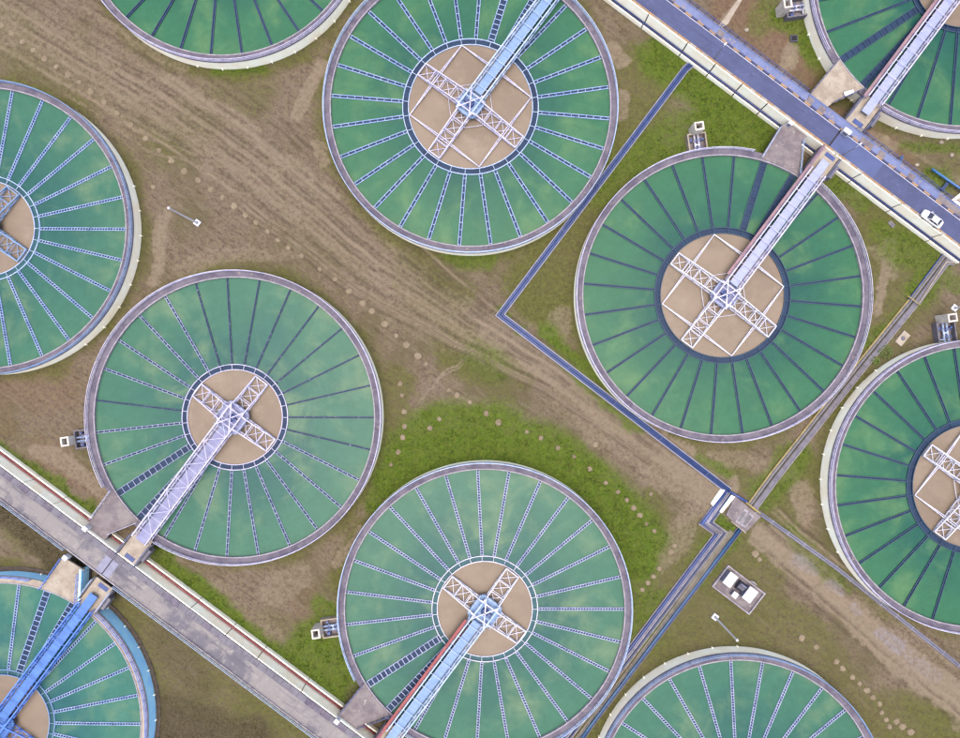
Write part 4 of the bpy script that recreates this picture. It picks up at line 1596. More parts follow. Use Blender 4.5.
# twin blue pipeline on sleepers: road -> corner -> crossing
line1 = G((694, 62), (685.5, 69), (500, 315), (729, 491))
root = empty('blue_pipeline', (line1[0][0], line1[0][1], 0))
root.location = (0, 0, 0)
tag(root, 'twin dark blue pipeline bending sharply between the tanks to the crossing', 'pipeline')
for q in (-0.26, 0.26):
    mb = MB(); pipe_on(mb, line1, q, 0.18, 0.38, 10)
    mb.build('pipe', M['pipe_blue'], root, True)
for q in (-0.76, 0.54):
    mb = MB(); strip(mb, line1, q, q + 0.2, -0.4, 0.40)
    mb.build('edge_kerb', M['cab_grey'], root)
mb = MB(); strip(mb, line1, -0.54, 0.54, -0.4, 0.16)
mb.build('bed', M['navy'], root)
# collars
for (a, b3) in zip(line1[1:-1], line1[2:]):
    a, b3 = Vector(a), Vector(b3)
    L = (b3 - a).length
    d = (b3 - a) / L
    s2 = Vector((d.y, -d.x))
    x = 6.0
    while x < L - 3:
        p = a + d * x
        mb = MB(); mb.bar((p.x - s2.x * 0.54, p.y - s2.y * 0.54, 0.56), (p.x + s2.x * 0.54, p.y + s2.y * 0.54, 0.56), 0.12, 0.1)
        mb.build('clamp', M['pipe_blue'], root)
        x += 12.0

# continuation: crossing -> zigzag -> down left
line2 = G((729, 492), (706, 523), (720.5, 533.5), (621, 665), (560, 745))
root = empty('pipe_bundle', (0, 0, 0))
tag(root, 'zigzag bundle of dark blue and pale pipes leaving the crossing down to the left', 'pipeline')
mb = MB(); strip(mb, line2, -1.0, 1.0, -0.4, 0.14); mb.build('bed', M['conc_lav'], root)
for off, r, m in ((0.62, 0.24, 'pipe_blue'), (0.12, 0.16, 'cab_grey'), (-0.25, 0.14, 'conc_kerb'), (-0.62, 0.15, 'navy')):
    mb = MB(); pipe_on(mb, line2, off, r, 0.14 + r, 8); mb.build('pipe', M[m], root, True)
for q in (-1.12, 0.98):
    mb = MB(); strip(mb, line2, q, q + 0.12, -0.4, 0.34); mb.build('edge_kerb', M['conc_kerb'], root)

line3 = G((733, 532), (630, 672), (572, 748))
root = empty('gravel_strip', (0, 0, 0))
mb = MB(); strip(mb, line3, -0.75, 0.7, -0.3, 0.1); mb.build('gravel_bed', M['gravel'], root)
mb = MB(); pipe_on(mb, line3, -0.2, 0.07, 0.17, 6); mb.build('cable', M['yellow'], root)
tag(root, 'khaki gravel strip between the zigzag pipes and the teal drain', kind='structure')

line4 = G((741, 528), (709, 570), (651, 646), (592, 724), (575, 748))
root = empty('drain_channel', (0, 0, 0))
tag(root, 'narrow drain with teal blue pipe running beside the khaki gravel strip', 'drain')
mb = MB(); strip(mb, line4, -0.5, 0.5, -0.4, 0.06); mb.build('channel_floor', M['channel_dark'], root)
for q in (-0.62, 0.5):
    mb = MB(); strip(mb, line4, q, q + 0.12, -0.4, 0.25); mb.build('edge_kerb', M['conc_lav'], root)
mb = MB(); pipe_on(mb, line4, 0.1, 0.25, 0.32, 10); mb.build('pipe', M['pipe_teal'], root, True)
mb = MB(); pipe_on(mb, line4, -0.32, 0.1, 0.18, 6); mb.build('pipe', M['pipe_blue'], root, True)

# trench from the road between the two right-hand tanks
line5 = G((951, 253), (913.5, 303), (863, 365), (775.5, 476), (752, 508))
root = empty('cable_trench', (0, 0, 0))
tag(root, 'straight trench with yellow edge and grey covers between the two right-hand tanks', 'trench')
mb = MB(); strip(mb, line5, -1.1, 1.15, -0.4, 0.1); mb.build('bed', M['gravel'], root)
mb = MB(); strip(mb, line5[1:], 1.1, 1.28, -0.4, 0.34); mb.build('yellow_coping', M['yellow'], root)
mb = MB(); strip(mb, line5[:2], 1.1, 1.28, -0.4, 0.34); mb.build('edge_kerb', M['pipe_blue'], root)
mb = MB(); strip(mb, line5, 0.05, 0.25, -0.3, 0.13); mb.build('dark_gap', M['joint'], root)
for (a, b3) in zip(line5[:-1], line5[1:]):
    a, b3 = Vector(a), Vector(b3)
    L = (b3 - a).length
    d = (b3 - a) / L
    n = max(1, int(L / 2.4))
    for i in range(n):
        p, q = a + d * (L * i / n + 0.03), a + d * (L * (i + 1) / n - 0.03)
        mb = MB(); strip(mb, [tuple(p), tuple(q)], -0.95, -0.05, -0.2, 0.2 + rnd.uniform(-0.015, 0.015))
        mb.build('cover_slab', M['conc_lav'], root)
mb = MB(); strip(mb, line5, -1.1, -0.98, -0.4, 0.3); mb.build('edge_kerb', M['conc_kerb'], root)
mb = MB(); pipe_on(mb, line5, 0.6, 0.1, 0.2, 6); mb.build('cable', M['cab_grey'], root)
# yellow barrier across it
g0, g1 = W(908, 296, 0.9), W(920, 305, 0.9)
root = empty('barrier', (g0[0], g0[1], 0))
mb = MB(); mb.bar((0, 0, 0.9), (g1[0] - g0[0], g1[1] - g0[1], 0.9), 0.16); mb.build('beam', M['yellow'], root)
for f in (0.03, 0.97):
    mb = MB(); p = ((g1[0] - g0[0]) * f, (g1[1] - g0[1]) * f); mb.bar((p[0], p[1], -0.3), (p[0], p[1], 0.85), 0.12); mb.build('post', M['yellow'], root)
tag(root, 'low yellow bar standing across the straight trench', 'barrier')
# branch beside the trench
line6 = G((955, 263), (946, 262), (919, 303))
root = empty('side_pipe', (0, 0, 0))
mb = MB(); pipe_on(mb, line6, 0, 0.16, 0.32, 8); mb.build('pipe', M['conc_cream'], root, True)
mb = MB(); strip(mb, line6, -0.5, 0.4, -0.3, 0.15); mb.build('bed', M['conc_lav'], root)
tag(root, 'short pale pipe beside the trench next to the asphalt road wall', 'pipeline')

# thin double pipe to the right edge
line7 = G((757, 511), (837, 568), (901, 619), (975, 678))
root = empty('thin_pipeline', (0, 0, 0))
tag(root, 'thin pale double pipe from the crossing to the right edge', 'pipeline')
for off in (-0.22, 0.25):
    mb = MB(); pipe_on(mb, line7, off, 0.13, 0.3, 8); mb.build('pipe', M['cab_grey'], root, True)
mb = MB(); strip(mb, line7, -0.42, 0.45, -0.3, 0.12); mb.build('bed', M['conc_lav'], root)
for i in range(14):
    f = i / 14
    a, b3 = (line7[0], line7[1]) if f < 0.36 else ((line7[1], line7[2]) if f < 0.66 else (line7[2], line7[3]))
    lo, hi = (0, 0.36) if f < 0.36 else ((0.36, 0.66) if f < 0.66 else (0.66, 1))
    g = (f - lo) / (hi - lo)
    p = Vector(a) + (Vector(b3) - Vector(a)) * g
    d = (Vector(b3) - Vector(a)).normalized(); s2 = Vector((d.y, -d.x))
    mb = MB(); mb.bar((p.x - s2.x * .5, p.y - s2.y * .5, 0.14), (p.x + s2.x * .5, p.y + s2.y * .5, 0.14), 0.2, 0.14)
    mb.build('sleeper', M['conc_kerb'], root)

# the crossing slab
root = empty('culvert_crossing', (0, 0, 0))
tag(root, 'small concrete crossing slab with two covers where the pipes meet', 'crossing')


def gpoly(mb, pts, z0, z1):
    mb.prism([W(x, y, z1)[:2] for x, y in pts], z0, z1)


mb = MB(); gpoly(mb, [(735, 496), (761, 517), (745, 533), (726, 515)], -0.4, 0.30); mb.build('slab', M['conc_grey'], root)
for pts in ([(744.3, 508.6), (748.8, 511.5), (739.8, 524.2), (735.3, 521.5)], [(749.6, 512.2), (754.2, 516.6), (745, 527.8), (740.3, 524.8)]):
    mb = MB(); gpoly(mb, pts, 0.1, 0.42); c = mb.build('cover_frame', M['conc_kerb'], root)
    cx = sum(p[0] for p in pts) / 4; cy = sum(p[1] for p in pts) / 4
    mb = MB(); gpoly(mb, [(cx + (x - cx) * 0.72, cy + (y - cy) * 0.78) for x, y in pts], 0.2, 0.45); mb.build('cover', M['stone'], c)
for pts in ([(721.3, 488.5), (727, 491.5), (714.5, 507.5), (711, 503.5)], [(730.8, 495), (735, 497), (722, 513), (719, 511)]):
    mb = MB(); gpoly(mb, pts, -0.4, 0.36); mb.build('apron', M['conc_wall'], root)
a, b3 = W(746, 502.3, 0.6), W(760.5, 513.6, 0.6)
mb = MB(); mb.tube([a, b3], 0.2, 8); mb.build('yellow_pipe', M['yellow'], root, True)
a, b3 = W(729, 491, 0.5), W(748, 502.5, 0.5)
mb = MB(); mb.tube([a, b3], 0.26, 8); mb.build('blue_pipe', M['pipe_blue'], root, True)
a, b3 = W(730.5, 520.8, 0.35), W(745.5, 532.6, 0.35)
mb = MB(); mb.bar(a, b3, 0.2, 0.5); mb.build('edge_kerb', M['conc_cream'], root)

# ------------------------------------------------------------------ transformer compound
cA = [(728.5, 565), (766, 593.7), (749, 615.4), (712.5, 586.3)]
wz = 0.5
cw = [Vector(W(x, y, wz)[:2]) for x, y in cA]
ctr = sum(cw, Vector((0, 0))) / 4
ex = (cw[1] - cw[0]).normalized()
angc = math.atan2(ex.y, ex.x)
LX = ((cw[1] - cw[0]).length + (cw[2] - cw[3]).length) / 2
LY = ((cw[3] - cw[0]).length + (cw[2] - cw[1]).length) / 2
root = empty('compound_wall', (ctr.x, ctr.y, 0), angc)
tag(root, 'low pale wall round the small transformer yard', 'wall')
for (x0_, x1_, y0_, y1_) in ((-LX / 2, LX / 2, -LY / 2, -LY / 2 + 0.28), (-LX / 2, LX / 2, LY / 2 - 0.28, LY / 2),
                             (-LX / 2, -LX / 2 + 0.28, -LY / 2 + 0.28, LY / 2 - 0.28), (LX / 2 - 0.28, LX / 2, -LY / 2 + 0.28, LY / 2 - 0.28)):
    mb = MB(); mb.bbox(x0_, x1_, y0_, y1_, -0.4, wz); mb.build('wall_panel', M['conc_kerb'], root)
mb = MB(); mb.box(-LX / 2 + 0.28, LX / 2 - 0.28, -LY / 2 + 0.28, LY / 2 - 0.28, -0.4, 0.08)
mb.build('yard_floor', M['conc_grey'], root)
mb = MB()
for i in range(3):
    mb.tube([(2.2 - i * 0.3, LY / 2 + 0.25 + 0.1 * i, -0.1), (2.2 - i * 0.3, LY / 2 + 0.25 + 0.1 * i, 0.7), (1.0 - i * 0.2, LY / 2 + 0.2, 0.7)], 0.05, 6)
mb.build('conduit', M['galv'], root)


def cabinet(px, sx, sy, h, label, roof=True):
    w = W(px[0], px[1], h)
    r = empty('transformer_cabinet', (w[0], w[1], 0.08), angc)
    tag(r, label, 'cabinet', 'white roofed cabinets in the transformer yard')
    mb = MB(); mb.bbox(-sx / 2 + 0.1, sx / 2 - 0.1, -sy / 2 + 0.1, sy / 2 - 0.1, 0, h - 0.2); mb.build('body', M['cab_grey'], r)
    mb = MB()
    z = h - 0.2
    mb.add([(-sx / 2, -sy / 2, z - 0.08), (sx / 2, -sy / 2, z - 0.08), (sx / 2, sy / 2, z - 0.08), (-sx / 2, sy / 2, z - 0.08),
            (-sx / 2, -sy / 2, z + 0.03), (sx / 2, -sy / 2, z + 0.03), (sx / 2, sy / 2, z + 0.03), (-sx / 2, sy / 2, z + 0.03),
            (-sx / 2 + .1, 0, z + 0.13), (sx / 2 - .1, 0, z + 0.13)],
           [(3, 2, 1, 0), (0, 1, 5, 4), (1, 2, 6, 5), (2, 3, 7, 6), (3, 0, 4, 7), (4, 5, 9, 8), (5, 6, 9), (6, 7, 8, 9), (7, 4, 8)])
    mb.build('roof', M['roof_white'], r)
    for q in (-0.25, 0.25):
        mb = MB(); mb.box(sx * q - sx * 0.2, sx * q + sx * 0.2, sy / 2 - 0.12, sy / 2 - 0.07, 0.2, h - 0.5); d = mb.build('door', M['trafo'], r)
        mb = MB(); mb.box(sx * q + sx * 0.12, sx * q + sx * 0.15, sy / 2 - 0.08, sy / 2 - 0.03, h * 0.4, h * 0.5); mb.build('handle', M['galv'], d)
    return r


cabinet((730.6, 580.0), 1.95, 2.75, 2.3, 'white roofed cabinet at the upper left of the transformer yard')
cabinet((750.4, 595.0), 2.05, 2.85, 2.3, 'white roofed cabinet at the lower right of the transformer yard')
cabinet((735.3, 595.2), 1.15, 1.15, 1.5, 'smallest white roofed cabinet in the transformer yard')
w = W(740.5, 586.0, 0.9)
r = empty('transformer', (w[0], w[1], 0.08), angc)
tag(r, 'dark finned transformer between the white roofed cabinets', 'transformer')
mb = MB(); mb.bbox(-0.75, 0.75, -0.6, 0.6, 0.1, 1.5); mb.build('tank', M['trafo'], r)
for i in range(9):
    for q in (-1, 1):
        mb = MB(); mb.box(-0.7 + i * 0.17, -0.66 + i * 0.17, min(q * 0.6, q * 1.0), max(q * 0.6, q * 1.0), 0.25, 1.3); mb.build('fin', M['trafo'], r)
for i in range(3):
    mb = MB(); mb.lathe([(0, 1.95), (0.07, 1.95), (0.12, 1.85), (0.07, 1.75), (0.12, 1.65), (0.12, 1.5), (0, 1.5)], 10, closed_profile=False)
    o = mb.build('bushing', M['conc_kerb'], r); o.location = (-0.45 + 0.45 * i, 0, 0)
mb = MB(); mb.tube([(-0.7, 0.45, 1.75), (0.7, 0.45, 1.75)], 0.18, 10); mb.build('oil_conservator', M['cab_grey'], r, True)
mb = MB(); mb.box(-0.8, 0.8, -0.7, 0.7, 0, 0.1); mb.build('plinth', M['conc_kerb'], r)


# ------------------------------------------------------------------ lamps
def lamp(base_px, zb, h, label, m, arm=0.0, arm_ang=0.0, pad=True, t=0.09):
    w = W(base_px[0], base_px[1], zb)
    r = empty('lamp_post', (w[0], w[1], zb), AX - PI / 2)
    tag(r, label, 'lamp post', 'lamp posts')
    mb = MB()
    if pad:
        mb.bbox(-0.6, 0.6, -0.6, 0.6, -0.4, 0.28, 0.06)
        mb.build('footing', M['roof_white'], r)
        mb = MB(); mb.lathe([(0, 0.5), (0.3, 0.5), (0.34, 0.28), (0, 0.28)], 12, closed_profile=False); mb.build('base_plate', M['galv'], r)
    n = 8
    mb = MB()
    vs = []
    for i, (z, rr) in enumerate(((0.0, t * 1.5), (h, t))):
        for j in range(n):
            vs.append((rr * math.cos(2 * PI * j / n), rr * math.sin(2 * PI * j / n), z))
    mb.add(vs, [(j, (j + 1) % n, n + (j + 1) % n, n + j) for j in range(n)])
    mb.build('pole', m, r, True)
    ca, sa = math.cos(arm_ang), math.sin(arm_ang)
    if arm > 0:
        mb = MB(); mb.tube([(0, 0, h - 0.1), (ca * arm * 0.5, sa * arm * 0.5, h + 0.25), (ca * arm, sa * arm, h + 0.3)], t * 0.6, 6)
        mb.build('arm', m, r, True)
        mb = MB(); mb.bar((ca * arm, sa * arm, h + 0.3), (ca * (arm + 0.6), sa * (arm + 0.6), h + 0.28), 0.26, 0.12)
        mb.build('lamp_head', M['roof_white'], r)
    else:
        mb = MB()
        mb.lathe([(0, h + 0.35), (0.2, h + 0.3), (0.28, h + 0.1), (0.22, h), (0, h)], 12, closed_profile=False)
        mb.build('lamp_head', M['roof_white'], r)
    return r


lamp((197.5, 223), 0, 12.2, 'tall thin lamp post standing on brown soil in the upper left', M['roof_white'], t=0.14)
lamp((714.9, 616.7), 0, 11.4, 'tall thin lamp post below the small transformer yard', M['roof_white'], t=0.14)
lamp((954.3, 308), 0, 11.8, 'tall lamp post beside the valve chamber at the right edge', M['roof_white'], t=0.14)
lamp((714.5, 58.5), RZ, 4.2, 'short street lamp on the near kerb of the asphalt road near the pipeline', M['galv'], arm=0.5, arm_ang=PI / 2, pad=False)
lamp((843, 155), RZ, 4.0, 'short street lamp with curved arm over the asphalt road beside the bridge landing', M['galv'], arm=0.9, arm_ang=PI / 2 - 0.3, pad=False)


# ------------------------------------------------------------------ car on the road
def make_car():
    w = W(932.5, 218.8, RZ + 0.8)
    r = empty('parked_car', (w[0], w[1], RZ + 0.005), math.atan2(U[1], U[0]) + PI)
    tag(r, 'white sedan car on the blue-grey asphalt road near the right edge', 'car')
    # lower body: loft of cross sections along x (front = +x)
    sec = [(-2.32, 0.70, 0.45, 0.80), (-2.22, 0.82, 0.30, 0.95), (-1.7, 0.89, 0.24, 1.0), (-0.6, 0.91, 0.22, 0.98),
           (0.7, 0.91, 0.22, 0.97), (1.5, 0.88, 0.24, 0.92), (2.1, 0.80, 0.30, 0.80), (2.34, 0.62, 0.42, 0.66)]
    mb = MB()
    rings = []
    for x, hw, z0, z1 in sec:
        rings.append([(x, -hw * .9, z0), (x, hw * .9, z0), (x, hw, z0 + (z1 - z0) * .35), (x, hw * .98, z0 + (z1 - z0) * .75), (x, hw * .84, z1),
                      (x, 0, z1 + 0.04), (x, -hw * .84, z1), (x, -hw * .98, z0 + (z1 - z0) * .75), (x, -hw, z0 + (z1 - z0) * .35)])
    m_ = len(rings[0])
    for rg in rings:
        mb.v.extend(rg)
    for i in range(len(rings) - 1):
        for j in range(m_):
            k2 = (j + 1) % m_
            mb.face((i * m_ + j, i * m_ + k2, (i + 1) * m_ + k2, (i + 1) * m_ + j))
    mb.face(tuple(reversed(range(m_)))); mb.face(tuple((len(rings) - 1) * m_ + j for j in range(m_)))
    body = mb.build('body', M['car_paint'], r, True)
    # cabin: roof + glazing
    xb, xrb, xrf, xf = -1.85, -1.05, 0.25, 1.15
    zl, zr = 0.97, 1.44
    mb = MB(); mb.add([(xrb, -0.56, zr), (xrf, -0.56, zr), (xrf, 0.56, zr), (xrb, 0.56, zr), (xrb - 0.06, -0.62, zr - .06), (xrf + 0.08, -0.62, zr - .06),
                       (xrf + 0.08, 0.62, zr - .06), (xrb - 0.06, 0.62, zr - .06)],
                      [(0, 1, 2, 3), (0, 4, 5, 1), (1, 5, 6, 2), (2, 6, 7, 3), (3, 7, 4, 0), (4, 7, 6, 5)])
    mb.build('roof', M['car_paint'], r)
    mb = MB(); mb.add([(xf, -0.70, zl), (xf, 0.70, zl), (xrf + .08, 0.60, zr - .07), (xrf + .08, -0.60, zr - .07)], [(0, 1, 2, 3)]); mb.build('windscreen', M['car_glass'], r)
    mb = MB(); mb.add([(xb, 0.70, zl), (xb, -0.70, zl), (xrb - .06, -0.60, zr - .07), (xrb - .06, 0.60, zr - .07)], [(0, 1, 2, 3)]); mb.build('rear_window', M['car_glass'], r)
    for q in (-1, 1):
        mb = MB(); f = [(xb + .25, q * .76, zl - .02), (xf - .15, q * .76, zl - .02), (xrf + .04, q * .615, zr - .08), (xrb - .02, q * .615, zr - .08)]
        mb.add(f, [(0, 1, 2, 3) if q < 0 else (3, 2, 1, 0)]); mb.build('side_window', M['car_glass'], r)
        mb = MB()
        mb.bar((xf + .02, q * .72, zl), (xrf + .08, q * .60, zr - .05), 0.07); mb.bar((xb - .02, q * .72, zl), (xrb - .06, q * .60, zr - .05), 0.09); mb.bar((-0.4, q * .765, zl), (-0.4, q * .615, zr - .05), 0.06)
        mb.build('pillar', M['car_paint'], r)
        mb = MB(); mb.bbox(0.75, 0.95, min(q * .86, q * 1.06), max(q * .86, q * 1.06), 0.92, 1.06); mb.build('mirror', M['car_paint'], r)
        mb = MB(); mb.bbox(2.12, 2.3, min(q * .42, q * .70), max(q * .42, q * .70), 0.55, 0.72); mb.build('headlight', M['galv'], r)
        mb = MB(); mb.bbox(-2.34, -2.2, min(q * .45, q * .74), max(q * .45, q * .74), 0.66, 0.84); mb.build('tail_light', M['lamp_red'], r)
        for x in (-1.42, 1.42):
            mb = MB(); mb.tube([(x, q * 0.70, 0.31), (x, q * 0.90, 0.31)], 0.31, 16); wh = mb.build('wheel', M['rubber'], r)
            mb = MB(); mb.tube([(x, q * 0.89, 0.31), (x, q * 0.915, 0.31)], 0.19, 12); mb.build('rim', M['galv'], wh)


make_car()

# ------------------------------------------------------------------ pipes and bits at the right edge by the road
root = empty('bright_blue_pipe', (0, 0, 0))
p = [W(x, y, 1.2) for x, y in ((902.5, 156), (900, 162.5), (917.5, 176), (958, 208))]
mb = MB(); mb.tube(p, 0.22, 10); mb.build('pipe', M['pipe_bright'], root, True)
for i in range(5):
    q = Vector(p[1]) + (Vector(p[3]) - Vector(p[1])) * (0.05 + i * 0.22)
    mb = MB(); mb.bar((q.x, q.y, -0.3), (q.x, q.y, 1.15), 0.16); mb.build('support', M['conc_lav'], root)
tag(root, 'bright blue pipe along the outer wall of the asphalt road', 'pipe')
root = empty('blue_branch_pipe', (0, 0, 0))
p = [W(x, y, 0.9) for x, y in ((932, 169), (960, 188.5), (975, 199))]
mb = MB(); mb.tube(p, 0.24, 10); mb.build('pipe', M['pipe_bright'], root, True)
for i in range(4):
    q = Vector(p[0]) + (Vector(p[2]) - Vector(p[0])) * (0.06 + i * 0.28)
    mb = MB(); mb.bar((q.x, q.y, -0.3), (q.x, q.y, 0.85), 0.16); mb.build('support', M['conc_lav'], root)
q0, q1 = W(949, 181, 0.5), W(942, 190, 0.5)
mb = MB(); mb.bar(q0, q1, 0.7, 0.2); mb.bar((q1[0], q1[1], -0.2), (q1[0], q1[1], 0.5), 0.3); mb.build('valve_plate', M['navy'], root)
tag(root, 'short blue pipe with dark plate in the grass at the right edge', 'pipe')
root = empty('cream_pit', (0, 0, 0))
pp = [W(x, y, 0.8)[:2] for x, y in ((952, 200), (968, 188), (985, 200), (968, 212))]
mb = MB(); mb.prism(pp, -0.4, 0.8); mb.build('pit_wall', M['conc_wall'], root)
cx = sum(p_[0] for p_ in pp) / 4; cy = sum(p_[1] for p_ in pp) / 4
mb = MB(); mb.prism([(cx + (x - cx) * .75, cy + (y - cy) * .75) for x, y in pp], 0.7, 0.85); mb.build('pit_cover', M['conc_cream'], root)
tag(root, 'cream concrete pit corner at the right edge beside the asphalt road', 'pit')


def slab_thing(px, sx, sy, rz, m, label, cat, h=0.2, cover=None):
    w = W(px[0], px[1], h)
    r = empty('concrete_slab', (w[0], w[1], 0), rz)
    tag(r, label, cat)
    mb = MB(); mb.bbox(-sx / 2, sx / 2, -sy / 2, sy / 2, -0.4, h, 0.04); mb.build('slab', m, r)
    if cover:
        mb = MB(); mb.lathe([(0, h + .09), (cover * .8, h + .09), (cover, h + .05), (cover, h - .02), (0, h - .02)], 20, closed_profile=False)
        mb.build('manhole_cover', M['trafo'], r)
        mb = MB(); mb.bar((-cover * .5, 0, h + .1), (cover * .5, 0, h + .1), 0.08, 0.05); mb.build('handle', M['galv'], r)


slab_thing((903, 338.4), 1.7, 3.0, AX - PI / 2 - 0.05, M['conc_cream'], 'cream concrete pad with dark manhole between the trench and the right tank', 'pad', 0.25, 0.42)
slab_thing((892, 224), 0.9, 1.5, 0.75, M['stone'], 'loose grey stone slab lying in grass below the road wall', 'stone slab', 0.2, 0.2)
w = W(775.2, 38, 0.4)
r = empty('manhole', (W(794.5, 38, 0.4)[0], W(794.5, 38, 0.4)[1], 0), 0.05)
tag(r, 'dark square manhole on the disturbed soil at the top right', 'manhole')
mb = MB(); mb.bbox(-0.75, 0.75, -0.7, 0.7, -0.4, 0.3); mb.build('frame', M['trafo'], r)
mb = MB(); mb.box(-0.55, 0.55, -0.5, 0.5, 0.25, 0.34); mb.build('cover', M['dark'], r)
# concrete path strip beyond the road
root = empty('path', (0, 0, 0))
a = [W(x, y, 0.1)[:2] for x, y in ((742, -6), (744.5, -4), (728, 24), (721, 28), (719, 25))]
mb = MB(); mb.prism(a, -0.4, 0.1); mb.build('path_slab', M['conc_cream'], root)
tag(root, 'narrow pale concrete path running up from the asphalt road', kind='structure')
# low sand heap
def heap(name, px, rx, ry, h, m, label, cat, seed):
    rr = random.Random(seed)
    w = W(px[0], px[1], 0)
    mb = MB()
    n = 14
    vs = [(0, 0, h)]
    lv = [(0.35, 0.85), (0.7, 0.45), (1.0, -0.25)]
    for f, z in lv:
        for j in range(n):
            a = 2 * PI * j / n
            q = f * (1 + rr.uniform(-0.16, 0.16))
            vs.append((q * rx * math.cos(a), q * ry * math.sin(a), z * h + rr.uniform(-.06, .06) * h))
    fs = [(0, 1 + j, 1 + (j + 1) % n) for j in range(n)]
    for l in range(2):
        for j in range(n):
            a, b4 = 1 + l * n + j, 1 + l * n + (j + 1) % n
            fs.append((a, a + n, b4 + n, b4))
    mb.add(vs, fs)
    o = mb.build(name, m, None, True)
    o.location = (w[0], w[1], 0)
    o.rotation_euler = (0, 0, rr.uniform(0, 6))
    tag(o, label, cat)
    return o


heap('soil_heap', (791, 60), 1.9, 1.6, 0.6, M['mound'], 'largest pale soil heap beside the cream platform at the top right', 'soil heap', 5)
heap('soil_heap', (885, 141), 1.5, 1.1, 0.4, M['mound'], 'pale soil heap on the brown ground right of the top right bridge', 'soil heap', 6)
for i, (x, y, lab) in enumerate(((941.5, 142, 'pale block in grass under the top right tank wall'), (747, 30, 'white rubble stone left of the dark square manhole'),
                                 (917, 165, 'pale rubble stone beside the bright blue pipe'), (952, 155, 'grey rubble stone near the right edge below the tank wall'))):
    rr = random.Random(i + 40)
    w = W(x, y, 0.2)
    mb = MB()
    n = 8
    k0 = [(math.cos(2 * PI * j / n) * rr.uniform(.4, .6), math.sin(2 * PI * j / n) * rr.uniform(.35, .5)) for j in range(n)]
    vs = [(a_, b_, -0.2) for a_, b_ in k0] + [(a_ * .95, b_ * .95, 0.22 + rr.uniform(-.05, .05)) for a_, b_ in k0] + [(a_ * .5, b_ * .5, 0.38 + rr.uniform(-.05, .05)) for a_, b_ in k0]
    fs = [(j, (j + 1) % n, n + (j + 1) % n, n + j) for j in range(n)] + [(n + j, n + (j + 1) % n, 2 * n + (j + 1) % n, 2 * n + j) for j in range(n)] + [tuple(range(2 * n, 3 * n))]
    mb.add(vs, fs)
    o = mb.build('rubble_stone', M['conc_cream'])
    o.location = (w[0], w[1], 0)
    tag(o, lab, 'stone')

# ------------------------------------------------------------------ round soil mounds in rows
ROW1 = [(1, 25), (11, 33), (22, 41.6), (33, 50), (44.4, 58.5), (56, 66.6), (68, 74.4), (78.4, 82), (90, 91.5), (103.7, 101.6), (117, 113), (130, 125),
        (145, 138.5), (159, 150), (171, 160.5), (183.8, 171), (198, 180), (210.7, 189), (222, 197.4), (234, 206), (245, 215), (256, 222.5), (267.3, 231.4),
        (277.7, 240), (288, 247.8), (301.6, 255.8), (319.5, 269), (335, 279), (349, 291), (362.4, 303), (372, 311), (384.7, 324), (396, 336), (406.4, 345),
        (418, 356), (426, 364)]
ROW2 = [(400, 383.6), (402, 395.4), (404, 411.7), (404.4, 426.6), (402.7, 437.5), (398.3, 452), (391, 464.6)]
ROW3 = [(430, 428), (439.3, 419), (449, 390), (457, 395), (470, 402), (486, 413.4), (498.6, 422.5), (527, 432), (541, 438), (558, 448), (574, 456.7), (589.8, 469), (606, 483),
        (618, 492), (627, 500), (634, 508), (640, 515.5), (646.7, 524), (654.7, 531), (651, 494), (595.5, 444.5)]
ROW4 = [(675, 545.5), (671, 552), (659.6, 568.6), (653.6, 576.6), (648, 583), (642.6, 590)]
ROW5 = [(802, 638), (816.8, 647.4), (836.8, 662), (843, 668.7), (853, 677.4), (860, 684), (867.4, 690.6), (873.5, 697.7), (880, 704), (882, 713), (886.8, 720), (897, 721.6), (890, 727),
        (903, 727), (911, 732)]
mound_meshes = []
for s in range(6):
    rr = random.Random(100 + s)
    mb = MB()
    n = 12
    vs = [(0, 0, 0.13)]
    for f, z in ((0.55, 0.12), (0.85, 0.08), (1.0, -0.2)):
        for j in range(n):
            a = 2 * PI * j / n
            q = f * (1 + rr.uniform(-0.2, 0.2))
            vs.append((q * math.cos(a), q * math.sin(a), z + rr.uniform(-.02, .02)))
    fs = [(0, 1 + j, 1 + (j + 1) % n) for j in range(n)]
    for l in range(2):
        for j in range(n):
            a, b4 = 1 + l * n + j, 1 + l * n + (j + 1) % n
            fs.append((a, a + n, b4 + n, b4))
    mb.add(vs, fs)
    mound_meshes.append(mb.mesh('soil_mound', M['mound'], True))
for row, lab, grp in ((ROW1, 'small round pale soil mound in the long row across the upper left', 'soil mounds in the long upper left row'),
                      (ROW2, 'small round soil mound in the short column right of the dim tank', 'soil mounds right of the dim tank'),
                      (ROW3, 'small round soil mound in the curved row above the bottom centre tank', 'soil mounds above the bottom centre tank'),
                      (ROW4, 'small round soil mound in the short row left of the pipe bundle', 'soil mounds left of the pipe bundle'),
                      (ROW5, 'small round soil mound near the bottom right corner', 'soil mounds near the bottom right corner'),
                      ([(153, 187)], 'lone soil mound beside the left edge tank wall', None),
                      ([(755.5, 554), (760, 559.7)], 'soil mound above the transformer yard', 'soil mounds above the transformer yard')):
    for (x, y) in row:
        w = W(x, y, 0.1)
        o = link_mesh('soil_mound', rnd.choice(mound_meshes))
        s = 0.72 * rnd.uniform(0.75, 1.15)
        if row in (ROW3, ROW4, ROW2):
            s *= 0.85
        o.location = (w[0], w[1], 0)
        o.scale = (s, s * rnd.uniform(0.85, 1.1), 1)
        o.rotation_euler = (0, 0, rnd.uniform(0, 6.28))
        tag(o, lab, 'soil mound', grp)

